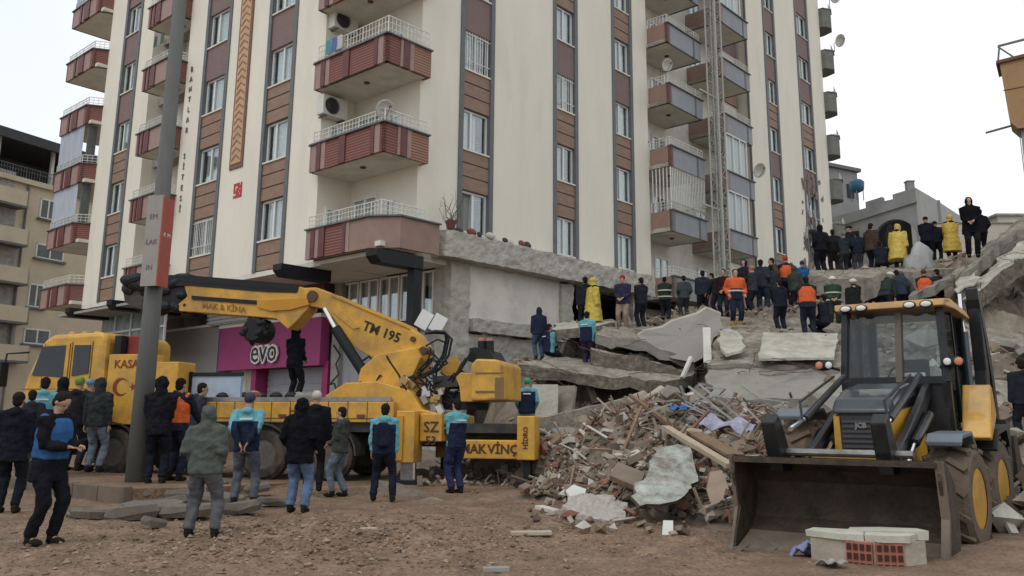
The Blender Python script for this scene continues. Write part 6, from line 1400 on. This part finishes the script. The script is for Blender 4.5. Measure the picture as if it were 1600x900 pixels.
# ================================================ backhoe loader
BZ = -.12
bl_, br_ = G(1150, 862, BZ), G(1475, 893, BZ); lw = (br_-bl_).normalized(); BM0 = (bl_+br_)/2; byw = math.atan2(lw.y, lw.x)
bh = empty('backhoe_loader', (BM0.x, BM0.y, BZ), byw, 'black and yellow backhoe loader with muddy tyres facing the camera, bucket on the ground', 'backhoe loader')
BI = (Matrix.Translation((BM0.x, BM0.y, BZ)) @ Matrix.Rotation(byw, 4, 'Z')).inverted()
# local: x lateral (towards picture right), y backwards from the bucket edge, z up
BY = mat('loader_yellow', (.62, .33, .035), .4, var=.08, dirt=(.2, .14, .07), damt=.6, dscale=2, coat=.2); BK = mat('loader_black', (.012, .013, .015), .42, var=.3, dirt=(.06, .05, .045), damt=.4, dscale=2.5, coat=.08, spec=.35)
bkt = mat('bucket_steel', (.04, .032, .022), .7, .2, var=.6, scale=4, dirt=(.09, .06, .04), damt=.85, dscale=4.5, bump=.8, bscale=16); bed = mat('bucket_edge', (.16, .125, .095), .75, .1, var=.25, scale=4, dirt=(.08, .06, .05), damt=.5)
mudt = mat('muddy_tyre', (.155, .112, .08), .95, var=.35, scale=4, dirt=(.04, .035, .03), damt=.7, dscale=4, bump=.8, bscale=22)
cx_ = .05
fx_ = lambda a, c, o: (o, a, c)     # profile in (y, z), extruded along x
HW = 1.13
# bucket shell
inner = [(.0, .03), (.45, .19), (.68, .36), (.79, .56), (.76, .78), (.62, .93), (.4, 1.02), (.12, 1.05)]
outer = [(.10, 1.1), (.44, 1.07), (.68, .97), (.82, .8), (.85, .54), (.72, .31), (.46, .13), (.0, -.02)]
b = MB(); b.prism(inner+outer, (-HW, HW), fx_, 0)
bu = b.build('bucket', bkt, bh)
for s in (-1, 1):
    b = MB(); b.prism([(-.03, -.02), (.3, -.04), (.68, .0), (.88, .2), (.9, .5), (.8, .82), (.5, 1.02), (.1, 1.12), (.05, .9), (.22, .5), (.05, .2)], (s*HW, s*(HW+.035)), fx_, 0); b.prism([(-.06, -.02), (.04, -.02), (.26, .5), (.12, 1.1), (.04, 1.1), (.17, .5)], (s*HW-.02, s*(HW+.06)), fx_, 1); b.build('side_plate', [bkt, bed], bu)
b = MB(); b.box(-HW, HW, -.1, .06, .036, .06, 0); b.prism([(.0, .04), (.44, .2), (.44, .215), (.0, .055)], (-HW+.02, HW-.02), fx_, 0); b.box(-HW, HW, .02, .22, 1.03, 1.09, 1); b.build('cutting_edge', [bed, bkt], bu)
for k in range(7):
    x = -HW+.1+k*(2*HW-.2)/6; b = MB(); b.add([(x-.05, .1, .0), (x+.05, .1, .0), (x+.03, -.26, .0), (x-.03, -.26, .0), (x-.05, .1, .09), (x+.05, .1, .09), (x+.03, -.26, .03), (x-.03, -.26, .03)], [(0, 1, 2, 3), (4, 5, 6, 7), (0, 1, 5, 4), (1, 2, 6, 5), (2, 3, 7, 6), (3, 0, 4, 7)]); b.build('bucket_tooth', bed, bu)
# quick hitch towers
for s in (-.62, .62):
    b = MB(); b.prism([(.2, .92), (.5, .92), (.5, 1.1), (.22, 1.5), (.1, 1.6), (-.05, 1.5), (.02, 1.3)], (s+cx_-.17, s+cx_+.0), fx_); b.build('hitch_tower', BK, bh, bevel=.02)
b = MB(); b.tube([(-.75, .35, 1.15), (.85, .35, 1.15)], .045, 10); b.build('cross_tube', MT['steel'], bh)
b = MB(); b.box(-.55, .65, .5, .62, .98, 1.12); b.build('cross_beam', BY, bh)
# loader arms and rams
for s in (-.5, .5):
    x = s+cx_
    b = MB(); b.prism([(.3, 1.15), (.45, 1.0), (1.0, 1.0), (1.75, 1.28), (3.2, 1.95), (3.3, 2.1), (3.1, 2.12), (1.6, 1.48), (.9, 1.2)], (x-.045, x+.045), fx_); ar = b.build('loader_arm', BK, bh, bevel=.015)
    b = MB(); b.tube([(x-.0, .15, 1.42), (x-.0, .75, 1.55)], .03, 8); b.tube([(x+.1, .9, 1.0), (x+.1, 1.4, 1.25)], .03, 8); b.build('piston', MT['chrome'], ar)
    b = MB(); b.tube([(x-.0, .7, 1.54), (x-.0, 2.5, 2.12)], .045, 10); b.tube([(x+.1, 1.4, 1.25), (x+.1, 2.4, 1.6)], .06, 10); b.build('ram', BK, ar)
    b = MB(); b.tube([(x+.02, .55, 1.5), (x-.05, .7, 1.75), (x-.08, 1.2, 1.85), (x-.05, 2.2, 2.12)], .018, 6); b.tube([(x+.15, .6, 1.1), (x+.2, .5, .95), (x+.12, .42, 1.1)], .018, 6); b.build('hose', BK, ar)
# engine hood
def sec(y, w0, w1, z0, z1, z2):   # half widths bottom/top, heights
    return [(cx_-w0, y, z0), (cx_+w0, y, z0), (cx_+w0, y, z1), (cx_+w1, y, z2), (cx_-w1, y, z2), (cx_-w0, y, z1)]
b = MB(); b.loft([sec(1.42, .3, .26, .95, 1.45, 1.66), sec(1.5, .33, .3, .9, 1.5, 1.72), sec(2.2, .38, .34, .9, 1.7, 1.88), sec(3.0, .42, .38, .9, 1.9, 2.02)]); hd = b.build('hood', BK, bh, bevel=.03)
b = MB(); b.loft([[(cx_-.36, 1.38, 1.60), (cx_+.36, 1.38, 1.60), (cx_+.35, 1.38, 1.65), (cx_-.35, 1.38, 1.65)], [(cx_-.4, 1.5, 1.66), (cx_+.4, 1.5, 1.66), (cx_+.34, 1.5, 1.8), (cx_-.34, 1.5, 1.8)], [(cx_-.41, 1.9, 1.74), (cx_+.41, 1.9, 1.74), (cx_+.35, 1.9, 1.93), (cx_-.35, 1.9, 1.93)], [(cx_-.42, 2.6, 1.86), (cx_+.42, 2.6, 1.86), (cx_+.36, 2.6, 2.03), (cx_-.36, 2.6, 2.03)]]); b.build('hood_cover', mat('hood_dark', (.035, .042, .05), .3, var=.3, scale=3, dirt=(.12, .1, .08), damt=.5, coat=.3), hd, bevel=.03)
b = MB(); b.box(cx_-.25, cx_+.25, 1.34, 1.43, .98, 1.58, 0)
for i in range(9): b.box(cx_-.23, cx_+.23, 1.325, 1.34, 1.0+i*.062, 1.03+i*.062, 1)
b.build('grille', [mat('grille_black', (.03, .03, .033), .6), mat('grille_bar', (.06, .06, .065), .5)], hd)
text_mesh('badge', 'JCB', .09, mat('badge_grey', (.2, .2, .2), .5), Matrix(((1, 0, 0, cx_), (0, 0, -1, 1.32), (0, 1, 0, 1.46), (0, 0, 0, 1))), hd, .004, .004)
for s in (-1, 1):
    b = MB(); b.loft([[(cx_+s*.25, 1.36, .92), (cx_+s*.35, 1.38, .92), (cx_+s*.35, 1.38, 1.58), (cx_+s*.27, 1.36, 1.56)], [(cx_+s*.36, 1.8, .85), (cx_+s*.41, 1.8, .85), (cx_+s*.41, 1.8, 1.66), (cx_+s*.36, 1.8, 1.66)], [(cx_+s*.4, 2.9, .85), (cx_+s*.45, 2.9, .85), (cx_+s*.44, 2.9, 1.75), (cx_+s*.4, 2.9, 1.75)]]); b.build('side_panel', BY, hd)
b = MB(); b.box(cx_-.36, cx_+.36, 1.34, 1.5, .84, .97); b.build('nose_guard', BY, hd, bevel=.02)
b = MB(); b.box(cx_-.4, cx_+.4, 1.7, 4.6, .55, .95); b.build('chassis', BK, bh)
# cab
cx_ = .12; cw0 = .68; y0, y1 = 3.0, 4.65
b = MB()
def post(p, q, r=.05): b.bar(p, q, r*2, r*2)
for s in (-1, 1):
    post((cx_+s*cw0, y0, 2.05), (cx_+s*(cw0-.04), y0+.12, 3.1)); post((cx_+s*cw0, y1, 1.4), (cx_+s*(cw0-.04), y1, 3.1)); post((cx_+s*cw0, y0+.85, 1.5), (cx_+s*(cw0-.04), y0+.85, 3.1), .03)
    post((cx_+s*cw0, y0, 2.05), (cx_+s*cw0, y0+.15, 1.0))
post((cx_-cw0, y0, 2.08), (cx_+cw0, y0, 2.08), .05)
b.box(cx_-cw0, cx_+cw0, y0+.1, y1, .9, 1.35); b.box(cx_-cw0, cx_+cw0, y0, y0+.06, 1.3, 2.05); b.build('cab_frame', BK, bh)
b = MB(); b.bar((cx_+.08, y0-.04, 2.05), (cx_+.1, y0+.09, 3.05), .09, .07); b.build('windscreen_post', mat('brown_post', (.13, .105, .08), .7, var=.15), bh)
lg = glassmat('digger_glass', (.84, .87, .88), .02, k=.3)
b = MB(); b.add([(cx_-cw0, y0, 2.1), (cx_+cw0, y0, 2.1), (cx_+cw0-.04, y0+.12, 3.05), (cx_-cw0+.04, y0+.12, 3.05)], [(0, 1, 2, 3)]); q = b.build('windscreen', lg, bh); s_ = q.modifiers.new('s', 'SOLIDIFY'); s_.thickness = .01
for s in (-1, 1):
    b = MB(); x = cx_+s*(cw0-.01); b.box(x-.005, x+.005, y0+.08, y0+.82, 1.4, 3.05); b.box(x-.005, x+.005, y0+.88, y1-.05, 1.5, 3.05); b.build('side_window', glassmat('dark_tint', (.3, .32, .34), .03, k=.3), bh)
b = MB(); b.box(cx_-cw0, cx_+cw0, y1-.01, y1, 1.5, 3.05); b.build('rear_window', lg, bh)
b = MB(); b.loft([[(cx_-.74, y0-.12, 3.1), (cx_+.74, y0-.12, 3.1), (cx_+.76, y0-.08, 3.2), (cx_-.76, y0-.08, 3.2)], [(cx_-.8, y0+.5, 3.1), (cx_+.8, y0+.5, 3.1), (cx_+.74, y0+.5, 3.26), (cx_-.74, y0+.5, 3.26)], [(cx_-.78, y1+.15, 3.08), (cx_+.78, y1+.15, 3.08), (cx_+.74, y1+.12, 3.2), (cx_-.74, y1+.12, 3.2)]]); ro = b.build('cab_roof', mat('roof_orange', (.50, .28, .09), .5, var=.15, dirt=(.2, .14, .1), damt=.6), bh, bevel=.02)
for x in (-.58, -.36, .3, .52):
    b = MB(); M = rot(100, 0, 0); b.ell((cx_+x, y0-.12, 3.13), (.09, .03, .055), None, 14, 8, 0); b.ell((cx_+x, y0-.14, 3.13), (.07, .02, .04), None, 12, 8, 1); b.build('work_light', [K_, MT['pvc']], ro)
# interior: seat, wheel, console
b = MB(); b.box(cx_-.25, cx_+.25, y0+.8, y0+1.25, 1.4, 1.75); b.box(cx_-.24, cx_+.24, y0+1.15, y0+1.3, 1.75, 2.45); b.build('seat', mat('seat_grey', (.07, .07, .075), .8), bh, bevel=.05)
b = MB(); b.tube([(cx_+.19*math.cos(t), y0+.48+.05*math.sin(t), 2.15+.17*math.sin(t)) for t in [math.pi*k/8 for k in range(17)]], .018, 6); b.tube([(cx_, y0+.5, 2.15), (cx_, y0+.3, 1.6)], .04, 8); b.build('steering_wheel', K_, bh)
b = MB(); b.box(cx_+.1, cx_+.4, y0+.06, y0+.1, 2.14, 2.19); b.build('number_sticker', MT['pvc'], bh)
# wheels: front and rear, lugs across the tread
cx_ = .05
for s in (-1, 1):
    for y, R in ((1.95, .6), (4.1, .64)):
        up = (.3 if s < 0 and y < 2 else 0)
        w_ = wheel(bh, (cx_+s*.93, y, R+up), R, .54, .36, BY, lug=13 if s else 0)
        w_.rotation_euler = (0, 0, math.pi/2 if s > 0 else -math.pi/2)
        w_.rotation_euler.z -= math.radians(4)
        for c in w_.children:
            if c.name.startswith('tyre'): c.data.materials[0] = mudt
    # front fender
    up = .42 if s < 0 else .12; b = MB(); pts = [(1.4, 1.16+up), (1.55, 1.25+up), (2.25, 1.28+up), (2.5, 1.1+up), (2.5, 1.04+up), (2.23, 1.22+up), (1.57, 1.19+up), (1.42, 1.1+up)]
    b.prism(pts, (cx_+s*.72, cx_+s*1.12), fx_); b.build('front_fender', mat('fender_grey', (.13, .155, .175), .4, var=.1, dirt=(.1, .09, .08), damt=.5), bh, bevel=.015)
    b = MB(); b.prism([(3.35, 1.15), (3.6, 1.42), (4.5, 1.48), (4.75, 1.2), (4.7, 1.15), (4.48, 1.4), (3.62, 1.34), (3.4, 1.12)], (cx_+s*.74, cx_+s*1.24), fx_); b.build('rear_fender', BK, bh)
b = MB(); b.prism([(3.2, 1.3), (3.3, 1.26), (3.95, 1.6), (3.75, 2.0), (3.6, 2.03)], (cx_+.84, cx_+1.2), fx_); b.build('fender_panel', BY, bh, bevel=.02)
b = MB(); b.prism([(2.5, .55), (3.3, .55), (3.3, 1.1), (2.6, 1.0)], (cx_+.55, cx_+.95), fx_); b.build('step_box', BK, bh); b = MB(); b.prism([(2.5, .55), (3.3, .55), (3.3, 1.1), (2.6, 1.0)], (cx_-.95, cx_-.55), fx_); b.build('step_box', BK, bh)
# indicator lamps on stalks
for s in (-1, 1):
    b = MB(); b.tube([(cx_+s*cw0, y0, 2.25), (cx_+s*(cw0+.22), y0-.08, 2.32)], .02, 6); b.ell((cx_+s*(cw0+.2), y0-.1, 2.32), (.13, .05, .08), None, 14, 8, 0); b.ell((cx_+s*(cw0+.26), y0-.145, 2.32), (.055, .02, .055), None, 12, 8, 1); b.ell((cx_+s*(cw0+.12), y0-.145, 2.32), (.05, .02, .05), None, 12, 8, 2); b.build('indicator_lamp', [K_, mat('lamp_amber', (.55, .22, .12), .3), MT['pvc']], bh)
# backhoe boom folded upright behind the cab
xb_ = cx_+.88
b = MB(); b.prism([(4.9, .7), (5.3, .7), (5.4, 1.5), (5.0, 1.55)], (xb_-.3, xb_+.3), fx_); b.build('swing_post', BK, bh)
b = MB(); b.prism([(4.98, 1.2), (5.2, 1.1), (5.4, 2.3), (5.15, 3.55), (4.98, 3.6), (5.12, 2.3)], (xb_-.09, xb_+.09), fx_); bo_ = b.build('backhoe_boom', BK, bh, bevel=.02)
b = MB(); b.tube([(xb_-.16, 4.95, 2.0), (xb_-.16, 4.9, 2.9)], .07, 10, 0); b.tube([(xb_-.16, 4.9, 2.9), (xb_-.16, 4.92, 3.5)], .035, 8, 1); b.build('ram', [mat('ram_blue', (.1, .13, .16), .35), MT['chrome']], bo_)
b = MB(); b.prism([(4.95, 3.4), (5.15, 3.45), (5.75, 2.4), (6.0, 1.3), (5.8, 1.25), (5.5, 2.3)], (xb_-.1, xb_+.1), fx_); b.build('dipper_arm', BK, bo_)
b = MB(); b.prism([(5.7, 1.3), (6.1, 1.3), (6.4, .9), (6.2, .5), (5.8, .6)], (xb_-.3, xb_+.3), fx_); b.build('digging_bucket', bkt, bo_)
for s in (-1, 1):
    b = MB(); b.box(cx_+s*.95-.07, cx_+s*.95+.07, 4.95, 5.1, .35, 2.0); b.box(cx_+s*.95-.2, cx_+s*.95+.2, 4.85, 5.2, .2, .32); b.build('stabiliser', BK, bh)
# brick block lying in the bucket
bp = G(1364, 892, -.1)
bb = empty('brick_block', (bp.x, bp.y+.1, -.1), byw+.08, 'plastered lump of hollow red brick wall lying half in the digger bucket', 'brick block'); bb.scale = (1.06, 1.1, 1.2)
b = MB(); random.seed(2)
out_ = [(-.5, -.18), (-.16, -.28), (.16, -.3), (.4, -.2), (.52, .02), (.4, .24), (.05, .34), (-.2, .3), (-.5, .05)]
b.loft([[(x, y, .0) for x, y in out_], [(x*1.0, y, .26) for x, y in out_]]); b.build('mortar_core', mat('mortar', (.36, .31, .25), .95, var=.2, bump=.6, bscale=20), bb)
def top_piece(pts, z, tl): 
    b = MB(); b.loft([[(x, y, z) for x, y in pts], [(x*1.01, y*1.01, z+.05+tl*x) for x, y in pts]]); b.build('plaster_face', mat('brick_plaster', (.50, .48, .40), .9, var=.08, scale=5, dirt=(.3, .27, .2), damt=.5, dscale=4, bump=.3), bb)
top_piece([(-.54, -.18), (-.17, -.31), (.02, -.27), (-.02, -.05), (-.2, .1), (-.52, .06)], .26, 0); top_piece([(.03, -.27), (.2, -.33), (.42, -.22), (.45, -.02), (.0, -.04)], .262, .02); top_piece([(-.2, .11), (0, -.02), (.46, 0), (.55, .05), (.42, .27), (.05, .37), (-.22, .33)], .265, .05)
b = MB(); h = MB()
for (xa_, ya_, xb2, yb_) in ((-.14, -.30, .1, -.325), (.13, -.32, .36, -.24)):
    d = Vector((xb2-xa_, yb_-ya_, 0)); L = d.length; d.normalize(); n = Vector((d.y, -d.x, 0)); M = Matrix((d, n, Vector((0, 0, 1)))).transposed(); c = Vector(((xa_+xb2)/2, (ya_+yb_)/2, .14))
    b.obox(c-n*.05, (L, .12, .23), M)
    for i in range(4):
        for j in range(3): h.obox(c+n*.013+d*(-L/2+L*(i+.5)/4)+Vector((0, 0, -.075+.075*j)), (L/4*.66, .012, .05), M)
b.build('hollow_brick', mat('hollow_brick', (.33, .125, .085), .85, var=.15, scale=6, bump=.3), bb); h.build('brick_hole', mat('brick_hole', (.06, .02, .015), .9), bb)
for o in list(bpy.data.objects):
    if o.name.startswith('tmp'): bpy.data.objects.remove(o)
bpy.data.objects['camera'].name = 'camera'
